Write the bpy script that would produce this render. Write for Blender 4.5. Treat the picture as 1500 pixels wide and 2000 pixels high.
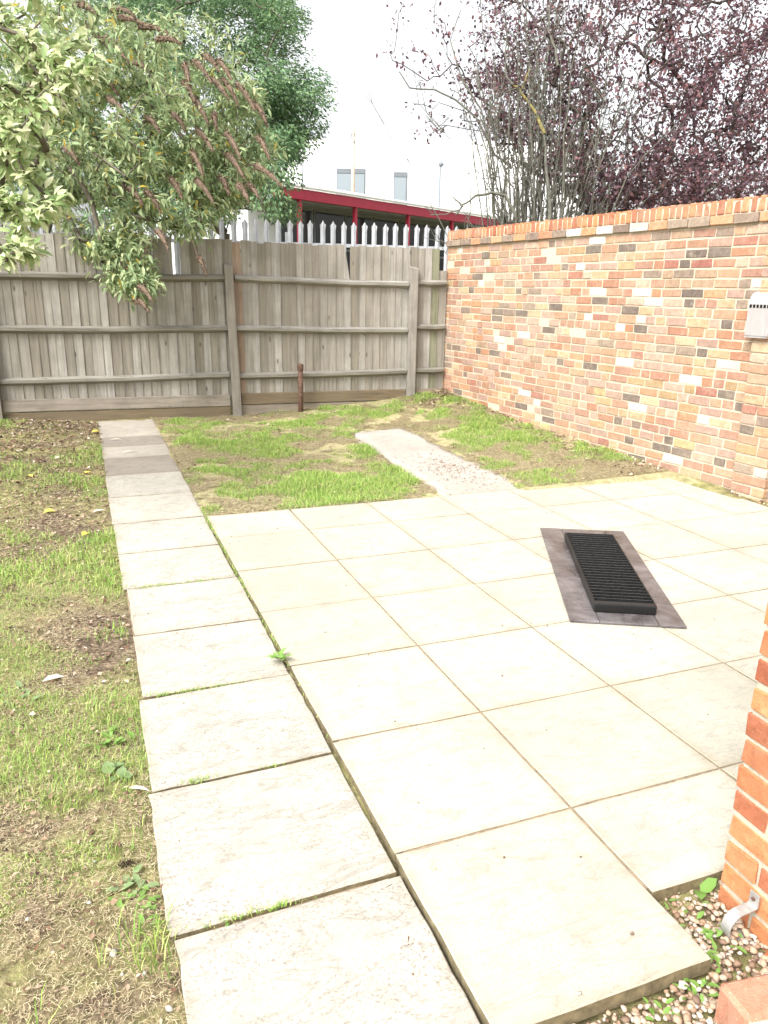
import bpy, bmesh, math, random
import numpy as np
from mathutils import Matrix, Vector
for o in list(bpy.data.objects): bpy.data.objects.remove(o)
S = bpy.context.scene
random.seed(7); RNG = np.random.default_rng(11)

# ------------------------------------------------------------------ camera
EYE = 1.546; FOC = 1480.0
RIGHT = np.array([0.93234, -0.36121, 0.01636])
UP = np.array([0.08684, 0.26761, 0.9596])
FWD = np.array([0.351, 0.89326, -0.28088])
cam_d = bpy.data.cameras.new('camera'); cam = bpy.data.objects.new('camera', cam_d)
S.collection.objects.link(cam); S.camera = cam
cam_d.sensor_fit = 'HORIZONTAL'; cam_d.sensor_width = 36.0; cam_d.lens = 36.0 * FOC / 1500.0
cam_d.clip_start = 0.05; cam_d.clip_end = 2000
M = Matrix.Identity(4)
for i in range(3):
    M[i][0] = RIGHT[i]; M[i][1] = UP[i]; M[i][2] = -FWD[i]
M[2][3] = EYE
cam.matrix_world = M
S.render.resolution_x = 768; S.render.resolution_y = 1024

# ------------------------------------------------------------------ sky, sun, exposure
SUN_EL = 50.0
SUN_FROM = Vector((-0.80, -0.48, 0.0)).normalized()      # overcast light, a little stronger from behind left
W = bpy.data.worlds.new('World'); S.world = W; W.use_nodes = True
nt = W.node_tree; nt.nodes.clear()
sky = nt.nodes.new('ShaderNodeTexSky'); sky.sky_type = 'NISHITA'; sky.sun_disc = False
sky.sun_elevation = math.radians(SUN_EL)
sky.sun_rotation = math.atan2(SUN_FROM.x, SUN_FROM.y)
sky.dust_density = 6.0; sky.air_density = 1.0; sky.ozone_density = 1.0
hs = nt.nodes.new('ShaderNodeHueSaturation'); hs.inputs['Saturation'].default_value = 0.12
bg = nt.nodes.new('ShaderNodeBackground'); bg.inputs['Strength'].default_value = 0.15
wo = nt.nodes.new('ShaderNodeOutputWorld')
nt.links.new(sky.outputs[0], hs.inputs['Color']); nt.links.new(hs.outputs[0], bg.inputs['Color']); nt.links.new(bg.outputs[0], wo.inputs[0])
sl = bpy.data.lights.new('sun', 'SUN'); sun = bpy.data.objects.new('sun', sl); S.collection.objects.link(sun)
sl.energy = 0.8; sl.angle = math.radians(25); sl.color = (1.0, 0.965, 0.91)
e = math.radians(SUN_EL)
sdir = Vector((SUN_FROM.x * math.cos(e), SUN_FROM.y * math.cos(e), math.sin(e)))
sun.rotation_euler = sdir.to_track_quat('Z', 'Y').to_euler()
S.view_settings.view_transform = 'Standard'; S.view_settings.look = 'None'
S.view_settings.gamma = 1.0; S.view_settings.use_curve_mapping = False
S.view_settings.exposure = 1.5

# ------------------------------------------------------------------ helpers
C = S.collection
def ray(px, py):
    return RIGHT * ((px - 750) / FOC) + UP * ((1000 - py) / FOC) + FWD
def at(px, py, d):
    p = ray(px, py) * d; p[2] += EYE
    return p
def onz(px, py, z):
    r = ray(px, py); p = r * ((z - EYE) / r[2]); p[2] += EYE
    return p
def tag(o, label=None, cat=None, group=None, kind=None):
    if label: o['label'] = label
    if cat: o['category'] = cat
    if group: o['group'] = group
    if kind: o['kind'] = kind
    return o
def empty(name, loc=(0, 0, 0), rz=0.0):
    o = bpy.data.objects.new(name, None); C.objects.link(o)
    o.empty_display_size = 0.1
    o.location = loc; o.rotation_euler = (0, 0, rz)
    return o
def link(name, me, mat=None, parent=None):
    o = bpy.data.objects.new(name, me); C.objects.link(o)
    if mat is not None:
        if isinstance(mat, (list, tuple)):
            if not me.materials:
                for m in mat: me.materials.append(m)
        elif not me.materials: me.materials.append(mat)
    if parent is not None: o.parent = parent
    return o
def mesh_np(name, V, F=None, Q=None, smooth=False):
    """V (n,3); F triangles (m,3); Q quads (k,4)"""
    me = bpy.data.meshes.new(name)
    V = np.asarray(V, np.float32)
    nF = 0 if F is None else len(F); nQ = 0 if Q is None else len(Q)
    me.vertices.add(len(V)); me.vertices.foreach_set('co', V.ravel())
    loops = []
    if nF: loops.append(np.asarray(F, np.int32).ravel())
    if nQ: loops.append(np.asarray(Q, np.int32).ravel())
    loops = np.concatenate(loops)
    me.loops.add(len(loops)); me.loops.foreach_set('vertex_index', loops)
    me.polygons.add(nF + nQ)
    ls = np.concatenate([np.arange(nF) * 3, nF * 3 + np.arange(nQ) * 4]).astype(np.int32)
    me.polygons.foreach_set('loop_start', ls)
    me.update(calc_edges=True)
    if smooth: me.polygons.foreach_set('use_smooth', np.ones(nF + nQ, bool))
    me.validate()
    return me
class MB:
    def __init__(s): s.v = []; s.f = []; s.m = []
    def add(s, vs, fs, m=0):
        b = len(s.v); s.v.extend([tuple(v) for v in vs]); s.f.extend([tuple(b + i for i in f) for f in fs]); s.m.extend([m] * len(fs))
    def hexa(s, p, m=0):      # p: 8 points, bottom 0-3 ccw, top 4-7 ccw
        s.add(p, [(3, 2, 1, 0), (4, 5, 6, 7), (0, 1, 5, 4), (1, 2, 6, 5), (2, 3, 7, 6), (3, 0, 4, 7)], m)
    def box(s, x0, x1, y0, y1, z0, z1, m=0):
        s.hexa([(x0, y0, z0), (x1, y0, z0), (x1, y1, z0), (x0, y1, z0), (x0, y0, z1), (x1, y0, z1), (x1, y1, z1), (x0, y1, z1)], m)
    def tube(s, pts, rad, n=6, cap=True, m=0):
        pts = [np.asarray(p, float) for p in pts]
        rings = []; ref = np.array([0.31, 0.17, 0.93])
        for i, p in enumerate(pts):
            d = pts[min(i + 1, len(pts) - 1)] - pts[max(i - 1, 0)]; d = d / (np.linalg.norm(d) + 1e-9)
            a = np.cross(d, ref)
            if np.linalg.norm(a) < 1e-3: a = np.cross(d, np.array([1.0, 0, 0]))
            a /= np.linalg.norm(a); b = np.cross(d, a)
            r = rad[i] if hasattr(rad, '__len__') else rad
            rings.append([p + r * (math.cos(2 * math.pi * k / n) * a + math.sin(2 * math.pi * k / n) * b) for k in range(n)])
        vs = [v for r in rings for v in r]; fs = []
        for i in range(len(pts) - 1):
            for k in range(n):
                fs.append((i * n + k, i * n + (k + 1) % n, (i + 1) * n + (k + 1) % n, (i + 1) * n + k))
        if cap:
            fs.append(tuple(range(n - 1, -1, -1))); fs.append(tuple((len(pts) - 1) * n + k for k in range(n)))
        s.add(vs, fs, m)
    def mesh(s, name, smooth=False):
        me = bpy.data.meshes.new(name); me.from_pydata(s.v, [], s.f)
        if any(s.m): me.polygons.foreach_set('material_index', s.m)
        if smooth: me.polygons.foreach_set('use_smooth', [True] * len(s.f))
        me.update(); return me
    def build(s, name, mat, parent=None, smooth=False):
        return link(name, s.mesh(name, smooth), mat, parent)
def bevel_mesh(me, w, seg=1, angle=0.5):
    bm = bmesh.new(); bm.from_mesh(me)
    ed = [e for e in bm.edges if e.is_manifold and e.calc_face_angle(0) > angle]
    bmesh.ops.bevel(bm, geom=ed, offset=w, segments=seg, affect='EDGES', profile=0.5)
    bm.to_mesh(me); bm.free(); return me
def noise2(x, y, scale, seed=0, oct=3):
    x = np.asarray(x, float) * scale; y = np.asarray(y, float) * scale
    r = np.random.default_rng(seed); T = r.random((256, 256)); out = 0; amp = 1; tot = 0
    for k in range(oct):
        xi = np.floor(x).astype(int); yi = np.floor(y).astype(int); fx = x - xi; fy = y - yi
        fx = fx * fx * (3 - 2 * fx); fy = fy * fy * (3 - 2 * fy)
        g = lambda a, b: T[a % 256, b % 256]
        out = out + amp * ((g(xi, yi) * (1 - fx) + g(xi + 1, yi) * fx) * (1 - fy) + (g(xi, yi + 1) * (1 - fx) + g(xi + 1, yi + 1) * fx) * fy)
        tot += amp; amp *= 0.5; x = x * 2.03 + 17.3; y = y * 2.03 + 5.7
    return out / tot

# ------------------------------------------------------------------ materials
def newmat(name):
    m = bpy.data.materials.new(name); m.use_nodes = True
    n = m.node_tree.nodes; b = n['Principled BSDF']; return m, m.node_tree, b
def N(t, kind, **kw):
    n = t.nodes.new(kind)
    for k, v in kw.items():
        if k in n.inputs: n.inputs[k].default_value = v
        else: setattr(n, k, v)
    return n
def ramp(t, src, stops, interp='LINEAR'):
    r = t.nodes.new('ShaderNodeValToRGB'); r.color_ramp.interpolation = interp
    el = r.color_ramp.elements
    while len(el) < len(stops): el.new(0.5)
    for k, (p, c) in enumerate(stops):
        el[k].position = p; el[k].color = (*c, 1) if len(c) == 3 else c
    t.links.new(src, r.inputs[0]); return r
def mixc(t, fac, a, b, mode='MIX'):
    m = t.nodes.new('ShaderNodeMix'); m.data_type = 'RGBA'; m.blend_type = mode
    for sock, v in ((m.inputs[0], fac), (m.inputs[6], a), (m.inputs[7], b)):
        if hasattr(v, 'links'): t.links.new(v, sock)
        elif isinstance(v, (int, float)): sock.default_value = v
        else: sock.default_value = (*v, 1)
    return m.outputs[2]
def coords(t, obj=True, scale=(1, 1, 1)):
    c = N(t, 'ShaderNodeTexCoord'); mp = N(t, 'ShaderNodeMapping'); mp.inputs['Scale'].default_value = scale
    if obj: t.links.new(c.outputs['Object'], mp.inputs['Vector'])
    else:
        g = N(t, 'ShaderNodeNewGeometry'); t.links.new(g.outputs['Position'], mp.inputs['Vector'])
    return mp.outputs[0]
def noise(t, vec, scale, detail=4, rough=0.6, dist=0.0):
    n = N(t, 'ShaderNodeTexNoise', Scale=scale, Detail=detail, Roughness=rough, Distortion=dist)
    t.links.new(vec, n.inputs['Vector']); return n.outputs[0]
def bump(t, b, h, strength, dist=0.01):
    n = N(t, 'ShaderNodeBump', Strength=strength, Distance=dist); t.links.new(h, n.inputs['Height']); t.links.new(n.outputs[0], b.inputs['Normal'])
def rnd(t):
    """one random number per object and per loose piece"""
    a = N(t, 'ShaderNodeObjectInfo'); g = N(t, 'ShaderNodeNewGeometry')
    m = N(t, 'ShaderNodeMath', operation='ADD'); t.links.new(a.outputs['Random'], m.inputs[0]); t.links.new(g.outputs['Random Per Island'], m.inputs[1])
    f = N(t, 'ShaderNodeMath', operation='FRACT'); t.links.new(m.outputs[0], f.inputs[0]); return f.outputs[0]
def mul(c, k): return tuple(min(1, v * k) for v in c)

def brick_mat(name, c, spot=None, rough=0.9, wash=(0.44, 0.35, 0.26)):
    m, t, b = newmat(name); v = coords(t, False)
    n1 = noise(t, v, 22, 5, 0.65); n2 = noise(t, v, 160, 3, 0.7)
    r = rnd(t)
    base = ramp(t, n1, [(0.3, mul(c, 0.78)), (0.52, c), (0.72, tuple(min(1, x * 1.12 + 0.03) for x in c))]).outputs[0]
    hv = N(t, 'ShaderNodeHueSaturation'); t.links.new(base, hv.inputs['Color'])
    mr = N(t, 'ShaderNodeMapRange'); mr.inputs[3].default_value = 0.8; mr.inputs[4].default_value = 1.2; t.links.new(r, mr.inputs[0]); t.links.new(mr.outputs[0], hv.inputs['Value'])
    mr2 = N(t, 'ShaderNodeMapRange'); mr2.inputs[3].default_value = 0.488; mr2.inputs[4].default_value = 0.51; t.links.new(r, mr2.inputs[0]); t.links.new(mr2.outputs[0], hv.inputs['Hue'])
    sp = ramp(t, n2, [(0.62, (0, 0, 0)), (0.72, (1, 1, 1))]).outputs[0]
    col = mixc(t, sp, hv.outputs[0], spot or mul(c, 0.55))
    n3 = noise(t, v, 9, 6, 0.75)
    eff = ramp(t, n3, [(0.52, (0, 0, 0)), (0.74, (0.6, 0.6, 0.6))]).outputs[0]
    col = mixc(t, eff, col, wash)
    n4 = noise(t, v, 1.1, 4, 0.6)
    col = mixc(t, ramp(t, n4, [(0.42, (0, 0, 0)), (0.7, (0.25, 0.25, 0.25))]).outputs[0], col, wash)
    gn = noise(t, v, 48, 5, 0.75)
    col = mixc(t, ramp(t, gn, [(0.50, (0, 0, 0)), (0.70, (0.55, 0.55, 0.55))]).outputs[0], col, mul(c, 0.5))
    t.links.new(col, b.inputs['Base Color']); b.inputs['Roughness'].default_value = rough
    b.inputs['Specular IOR Level'].default_value = 0.25
    mm = N(t, 'ShaderNodeMath', operation='ADD'); t.links.new(n1, mm.inputs[0]); t.links.new(n2, mm.inputs[1])
    bump(t, b, mm.outputs[0], 0.6, 0.006)
    return m
BR = [brick_mat('brick_orange', (0.39, 0.20, 0.115)), brick_mat('brick_pale_orange', (0.41, 0.25, 0.155)),
      brick_mat('brick_pink', (0.40, 0.275, 0.21)), brick_mat('brick_salmon', (0.38, 0.22, 0.15)),
      brick_mat('brick_buff', (0.41, 0.295, 0.19)), brick_mat('brick_dark', (0.15, 0.12, 0.10), (0.26, 0.20, 0.16)),
      brick_mat('brick_white', (0.56, 0.53, 0.47), (0.62, 0.58, 0.52)), brick_mat('brick_red', (0.35, 0.165, 0.115)),
      brick_mat('brick_yellow', (0.41, 0.30, 0.15)), brick_mat('brick_grey_brown', (0.25, 0.19, 0.145))]
B_OR, B_PO, B_PI, B_SA, B_BU, B_DK, B_WH, B_RD, B_YE, B_GB = range(10)
COPING = brick_mat('coping_brick', (0.40, 0.17, 0.085), (0.20, 0.08, 0.04))
COPING2 = brick_mat('coping_brick_brown', (0.34, 0.18, 0.105), (0.17, 0.09, 0.05))
HOUSE = [brick_mat('house_brick_red', (0.35, 0.125, 0.06), (0.50, 0.32, 0.22), wash=(0.38, 0.18, 0.10)), brick_mat('house_brick_orange', (0.42, 0.155, 0.07), (0.27, 0.10, 0.05), wash=(0.42, 0.20, 0.11)), brick_mat('house_brick_tan', (0.43, 0.185, 0.085), (0.25, 0.10, 0.05), wash=(0.38, 0.17, 0.09))]
def simple(name, c, rough=0.8, n_scale=12, var=0.25, bmp=0.2, metal=0.0, spec=0.3, pos=True, stretch=(1, 1, 1), b_dist=0.004):
    m, t, b = newmat(name); v = coords(t, not pos, stretch)
    n = noise(t, v, n_scale, 6, 0.65)
    r = ramp(t, n, [(0.3, mul(c, 1 - var)), (0.7, mul(c, 1 + var))])
    t.links.new(r.outputs[0], b.inputs['Base Color']); b.inputs['Roughness'].default_value = rough; b.inputs['Metallic'].default_value = metal
    b.inputs['Specular IOR Level'].default_value = spec
    if bmp: bump(t, b, n, bmp, b_dist)
    return m
MORTAR = simple('mortar', (0.50, 0.425, 0.325), 0.95, 60, 0.16, 0.5)
MORTAR_H = simple('house_mortar', (0.40, 0.365, 0.285), 0.95, 90, 0.2, 0.6)

def slab_mat(name, c, speck, vein, tint):
    m, t, b = newmat(name); v = coords(t, False)
    r = rnd(t)
    big = noise(t, v, 1.7, 4, 0.6, 0.4); mid = noise(t, v, 11, 6, 0.7); fine = noise(t, v, 130, 3, 0.7)
    col = ramp(t, big, [(0.35, mul(c, 0.84)), (0.62, c)]).outputs[0]
    col = mixc(t, r, col, tint, 'MULTIPLY')
    dirt = ramp(t, mid, [(0.50, (0, 0, 0)), (0.80, (1, 1, 1))]).outputs[0]
    col = mixc(t, dirt, col, mul(c, 0.62))
    mp = N(t, 'ShaderNodeMapping'); mp.inputs['Scale'].default_value = (1.2, 4.5, 1); mp.inputs['Rotation'].default_value = (0, 0, 0.35); t.links.new(v, mp.inputs['Vector'])
    vn = noise(t, mp.outputs[0], 2.2, 5, 0.55, 1.2)
    vr = ramp(t, vn, [(0.478, (0, 0, 0)), (0.5, (1, 1, 1)), (0.522, (0, 0, 0))]).outputs[0]
    vm = N(t, 'ShaderNodeMath', operation='MULTIPLY'); t.links.new(vr, vm.inputs[0]); vm.inputs[1].default_value = vein
    col = mixc(t, vm.outputs[0], col, mul(c, 0.55))
    # soil washed in from the joints: a ragged stain along the rim of each slab
    tc = N(t, 'ShaderNodeTexCoord'); sp_ = N(t, 'ShaderNodeSeparateXYZ'); t.links.new(tc.outputs['Generated'], sp_.inputs[0]); ds = []
    for ax_ in (0, 1):
        q1 = N(t, 'ShaderNodeMath', operation='SUBTRACT'); t.links.new(sp_.outputs[ax_], q1.inputs[0]); q1.inputs[1].default_value = 0.5
        q2 = N(t, 'ShaderNodeMath', operation='ABSOLUTE'); t.links.new(q1.outputs[0], q2.inputs[0]); ds.append(q2.outputs[0])
    q3 = N(t, 'ShaderNodeMath', operation='MAXIMUM'); t.links.new(ds[0], q3.inputs[0]); t.links.new(ds[1], q3.inputs[1])
    rn = noise(t, v, 6, 6, 0.75); q4 = N(t, 'ShaderNodeMath', operation='MULTIPLY_ADD'); t.links.new(rn, q4.inputs[0]); q4.inputs[1].default_value = 0.22; t.links.new(q3.outputs[0], q4.inputs[2])
    st_ = ramp(t, q4.outputs[0], [(0.545, (0, 0, 0)), (0.66, (0.6, 0.6, 0.6))]).outputs[0]
    col = mixc(t, st_, col, (c[0] * 0.62, c[1] * 0.55, c[2] * 0.46))
    s1 = noise(t, v, 125, 2, 0.45); s2 = noise(t, v, 3.5, 4, 0.65)
    sr = ramp(t, s1, [(0.575, (0, 0, 0)), (0.63, (1, 1, 1))]).outputs[0]; sm_ = ramp(t, s2, [(0.34, (0.12, 0.12, 0.12)), (0.66, (1, 1, 1))]).outputs[0]
    sx_ = N(t, 'ShaderNodeMath', operation='MULTIPLY'); t.links.new(sr, sx_.inputs[0]); t.links.new(sm_, sx_.inputs[1])
    sy_ = N(t, 'ShaderNodeMath', operation='MULTIPLY', use_clamp=True); t.links.new(sx_.outputs[0], sy_.inputs[0]); sy_.inputs[1].default_value = speck
    col = mixc(t, sy_.outputs[0], col, (0.19, 0.165, 0.14))
    t.links.new(col, b.inputs['Base Color']); b.inputs['Roughness'].default_value = 0.85; b.inputs['Specular IOR Level'].default_value = 0.2
    a1 = N(t, 'ShaderNodeMath', operation='MULTIPLY_ADD'); t.links.new(fine, a1.inputs[0]); a1.inputs[1].default_value = 0.35; t.links.new(vn, a1.inputs[2])
    bump(t, b, a1.outputs[0], 0.35, 0.012)
    return m
SLAB = slab_mat('cream_slab', (0.445, 0.417, 0.345), 0.45, 0.5, (0.91, 0.90, 0.88))
PSLAB = slab_mat('path_slab', (0.42, 0.392, 0.335), 0.9, 0.75, (0.96, 0.96, 0.96))
DSLAB = slab_mat('dark_path_slab', (0.28, 0.245, 0.205), 0.4, 0.25, (0.9, 0.9, 0.9))
MSLAB = slab_mat('dusty_path_slab', (0.40, 0.36, 0.305), 0.9, 0.3, (0.9, 0.9, 0.9))
STRIP = slab_mat('old_concrete', (0.42, 0.38, 0.335), 1.0, 0.2, (0.95, 0.95, 0.95))
BED = simple('joint_sand', (0.235, 0.185, 0.125), 0.95, 40, 0.35, 0.5)

def wood(name, c, axis='z'):
    m, t, b = newmat(name)
    sc = {'z': (9, 9, 0.5), 'x': (0.5, 9, 9)}[axis]
    v = coords(t, False, sc); vp = coords(t, False)
    r = rnd(t)
    # shift the grain from board to board
    cx = N(t, 'ShaderNodeCombineXYZ'); mm = N(t, 'ShaderNodeMath', operation='MULTIPLY'); mm.inputs[1].default_value = 37.0; t.links.new(r, mm.inputs[0])
    for k in range(3): t.links.new(mm.outputs[0], cx.inputs[k])
    va = N(t, 'ShaderNodeVectorMath', operation='ADD'); t.links.new(v, va.inputs[0]); t.links.new(cx.outputs[0], va.inputs[1])
    g = noise(t, va.outputs[0], 3.2, 7, 0.7, 0.3); blotch = noise(t, vp, 3.5, 4, 0.6)
    col = ramp(t, g, [(0.28, mul(c, 0.55)), (0.45, mul(c, 0.9)), (0.62, mul(c, 1.15)), (0.8, mul(c, 1.3))]).outputs[0]
    hv = N(t, 'ShaderNodeHueSaturation'); t.links.new(col, hv.inputs['Color'])
    mr = N(t, 'ShaderNodeMapRange'); mr.inputs[3].default_value = 0.72; mr.inputs[4].default_value = 1.28; t.links.new(r, mr.inputs[0]); t.links.new(mr.outputs[0], hv.inputs['Value'])
    ms = N(t, 'ShaderNodeMapRange'); ms.inputs[3].default_value = 1.35; ms.inputs[4].default_value = 0.65; t.links.new(r, ms.inputs[0]); t.links.new(ms.outputs[0], hv.inputs['Saturation'])
    col = mixc(t, ramp(t, blotch, [(0.4, (0, 0, 0)), (0.75, (0.55, 0.55, 0.55))]).outputs[0], hv.outputs[0], mul(c, 0.6))
    # knots
    vk = N(t, 'ShaderNodeTexVoronoi', Scale=1.0)
    mk = N(t, 'ShaderNodeMapping'); mk.inputs['Scale'].default_value = (7, 7, 2.6) if axis == 'z' else (4.5, 9, 9); t.links.new(vp, mk.inputs['Vector']); t.links.new(mk.outputs[0], vk.inputs['Vector'])
    kr = ramp(t, vk.outputs['Distance'], [(0.035, (0.8, 0.8, 0.8)), (0.11, (0, 0, 0))]).outputs[0]
    col = mixc(t, kr, col, (0.07, 0.055, 0.04))
    t.links.new(col, b.inputs['Base Color']); b.inputs['Roughness'].default_value = 0.9; b.inputs['Specular IOR Level'].default_value = 0.15
    bump(t, b, g, 0.5, 0.004)
    return m
WBOARD = wood('weathered_board', (0.285, 0.26, 0.22)); WRAIL = wood('weathered_rail', (0.255, 0.238, 0.205), 'x'); WPOST = wood('weathered_post', (0.235, 0.21, 0.175))
WORANGE = wood('stained_board', (0.29, 0.20, 0.135)); WGRAVEL = wood('gravel_board_wood', (0.24, 0.20, 0.15), 'x'); WGREEN = wood('algae_board', (0.20, 0.20, 0.13))

def leaf_mat(name, stops, trans=0.35, rough=0.5, spec=0.3):
    m, t, b = newmat(name)
    g = N(t, 'ShaderNodeNewGeometry')
    col = ramp(t, g.outputs['Random Per Island'], stops).outputs[0]
    t.links.new(col, b.inputs['Base Color']); b.inputs['Roughness'].default_value = rough; b.inputs['Specular IOR Level'].default_value = spec
    tr = N(t, 'ShaderNodeBsdfTranslucent'); t.links.new(col, tr.inputs['Color'])
    mx = N(t, 'ShaderNodeMixShader'); mx.inputs[0].default_value = trans
    out = t.nodes['Material Output']; t.links.new(b.outputs[0], mx.inputs[1]); t.links.new(tr.outputs[0], mx.inputs[2]); t.links.new(mx.outputs[0], out.inputs[0])
    return m
L_BUD = leaf_mat('buddleia_leaf', [(0, (0.20, 0.28, 0.14)), (0.4, (0.31, 0.40, 0.20)), (0.75, (0.41, 0.48, 0.25)), (0.97, (0.50, 0.53, 0.30)), (0.982, (0.62, 0.47, 0.08)), (1, (0.62, 0.45, 0.08))])  # greens raised evenly, lens haze put into the leaf colour
L_HORN = leaf_mat('hornbeam_leaf', [(0, (0.11, 0.20, 0.11)), (0.5, (0.17, 0.285, 0.14)), (1, (0.27, 0.38, 0.18))])  # lightened too, the same lens veil carried in the colour
L_PLUM = leaf_mat('plum_leaf', [(0, (0.095, 0.06, 0.078)), (0.5, (0.145, 0.082, 0.10)), (0.85, (0.21, 0.105, 0.115)), (1, (0.28, 0.15, 0.14))])
L_PALE = leaf_mat('pale_leaf', [(0, (0.22, 0.32, 0.12)), (0.4, (0.40, 0.49, 0.23)), (0.75, (0.58, 0.62, 0.36)), (1, (0.70, 0.71, 0.48))], 0.3, 0.38)  # also brightened a little for the lens veil
L_WEED = leaf_mat('weed_leaf', [(0, (0.12, 0.24, 0.05)), (1, (0.25, 0.42, 0.10))])
L_WEED2 = leaf_mat('blue_green_weed_leaf', [(0, (0.17, 0.25, 0.10)), (1, (0.27, 0.36, 0.17))])
GRASS = leaf_mat('grass_blade', [(0, (0.14, 0.28, 0.05)), (0.4, (0.25, 0.42, 0.08)), (0.8, (0.43, 0.53, 0.14)), (1, (0.58, 0.57, 0.25))], 0.3)
STRAW = leaf_mat('dry_grass', [(0, (0.09, 0.06, 0.04)), (0.28, (0.31, 0.23, 0.14)), (0.65, (0.52, 0.44, 0.26)), (1, (0.62, 0.57, 0.37))], 0.15, 0.8)
LITTER = leaf_mat('leaf_litter', [(0, (0.05, 0.03, 0.022)), (0.4, (0.16, 0.09, 0.055)), (0.7, (0.36, 0.25, 0.17)), (0.9, (0.44, 0.35, 0.26)), (1, (0.55, 0.49, 0.40))], 0.1, 0.8)
SPIKE = simple('dead_flower', (0.15, 0.105, 0.075), 0.95, 60, 0.5, 0.8)
BARK = simple('bark', (0.13, 0.11, 0.085), 0.95, 30, 0.35, 0.6)
BARK_P = simple('plum_bark', (0.075, 0.06, 0.055), 0.95, 30, 0.35, 0.6)
BARK_G = simple('grey_stem', (0.12, 0.118, 0.095), 0.95, 25, 0.4, 0.5)
LICHEN = simple('lichen_bark', (0.24, 0.20, 0.075), 0.95, 30, 0.5, 0.5)
RUST = simple('rusty_iron', (0.115, 0.066, 0.046), 0.8, 25, 0.45, 0.5)
GALV = simple('galvanised_steel', (0.56, 0.575, 0.60), 0.55, 9, 0.12, 0.05, 0.35, 0.5)
GALV2 = simple('zinc_strap', (0.42, 0.41, 0.39), 0.5, 40, 0.25, 0.2, 0.5, 0.5)
BLACK = simple('black_iron', (0.008, 0.008, 0.008), 0.35, 60, 0.3, 0.15, 0.0, 0.5)
SLATB = simple('highlit_black_slat', (0.028, 0.028, 0.028), 0.25, 60, 0.5, 0.1, 0.0, 0.6)  # black lightened so the highlights on the slats lie in the colour
SLATM, _t, _b = newmat('slate_surround')
_v = coords(_t, False); _n = noise(_t, _v, 5, 5, 0.6, 0.8)
_t.links.new(ramp(_t, _n, [(0.3, (0.05, 0.038, 0.036)), (0.5, (0.105, 0.093, 0.093)), (0.68, (0.165, 0.147, 0.15))]).outputs[0], _b.inputs['Base Color']); _b.inputs['Roughness'].default_value = 0.24; bump(_t, _b, noise(_t, _v, 9, 4, 0.6, 1.5), 0.5, 0.02)
RED = simple('red_paint', (0.30, 0.02, 0.045), 0.45, 3, 0.1, 0.0, 0.0, 0.4)
ROOFW = simple('pale_roof_sheet', (0.62, 0.62, 0.60), 0.7, 2, 0.06, 0.0)
RENDERW = simple('white_render', (0.84, 0.85, 0.86), 0.9, 0.6, 0.03, 0.0)
PANELW = simple('pale_panel', (0.46, 0.48, 0.49), 0.7, 2, 0.1, 0.0)
GLASSD, _t, _b = newmat('dark_glass'); _b.inputs['Base Color'].default_value = (0.03, 0.035, 0.04, 1); _b.inputs['Roughness'].default_value = 0.08; _b.inputs['Specular IOR Level'].default_value = 0.5
GLASSB, _t, _b = newmat('pale_glass'); _b.inputs['Base Color'].default_value = (0.24, 0.28, 0.31, 1); _b.inputs['Roughness'].default_value = 0.15
FRAMEG = simple('grey_frame', (0.16, 0.18, 0.20), 0.6, 3, 0.1, 0.0)
POLEW = simple('pole_timber', (0.50, 0.36, 0.28), 0.9, 6, 0.2, 0.1)
BINM = simple('brushed_bin_metal', (0.43, 0.405, 0.40), 0.4, 14, 0.12, 0.05, 0.3, 0.5, True, (6, 6, 0.6))
HOLE = simple('dark_hole', (0.004, 0.004, 0.004), 0.9, 4, 0.1, 0.0)
YLEAF = leaf_mat('yellow_leaf', [(0, (0.68, 0.52, 0.06)), (1, (0.75, 0.62, 0.18))], 0.25, 0.6)
PLEAF = leaf_mat('pale_dead_leaf', [(0, (0.58, 0.50, 0.40)), (1, (0.70, 0.64, 0.54))], 0.2, 0.7)
DLEAF = simple('dark_cone', (0.045, 0.025, 0.02), 0.7, 60, 0.5, 0.3)
STONEW = simple('pale_stone', (0.40, 0.37, 0.32), 0.85, 40, 0.25, 0.4)
CABLE = simple('orange_cable', (0.50, 0.13, 0.06), 0.5, 20, 0.2, 0.0)
GRAVEL_M, _t, _b = newmat('gravel_stone'); _g = N(_t, 'ShaderNodeNewGeometry')
_c = ramp(_t, _g.outputs['Random Per Island'], [(0, (0.12, 0.08, 0.055)), (0.22, (0.30, 0.19, 0.12)), (0.5, (0.46, 0.34, 0.24)), (0.75, (0.44, 0.36, 0.28)), (1, (0.58, 0.53, 0.46))]).outputs[0]
_n = noise(_t, coords(_t, False), 120, 4, 0.6); _t.links.new(mixc(_t, ramp(_t, _n, [(0.45, (0, 0, 0)), (0.8, (0.6, 0.6, 0.6))]).outputs[0], _c, (0.25, 0.18, 0.13)), _b.inputs['Base Color']); _b.inputs['Roughness'].default_value = 0.8
def ground_mat(name, soil, grn, lo, hi):
    m, t, b = newmat(name); v = coords(t, False)
    a = noise(t, v, 1.6, 5, 0.65, 0.5); f = noise(t, v, 45, 5, 0.75); f2 = noise(t, v, 14, 5, 0.7)
    sc = ramp(t, f, soil).outputs[0]; gc = ramp(t, f2, grn).outputs[0]
    t.links.new(mixc(t, ramp(t, a, [(lo, (0, 0, 0)), (hi, (1, 1, 1))]).outputs[0], sc, gc), b.inputs['Base Color']); b.inputs['Roughness'].default_value = 0.95; b.inputs['Specular IOR Level'].default_value = 0.1
    bump(t, b, f, 0.9, 0.02); return m
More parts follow.
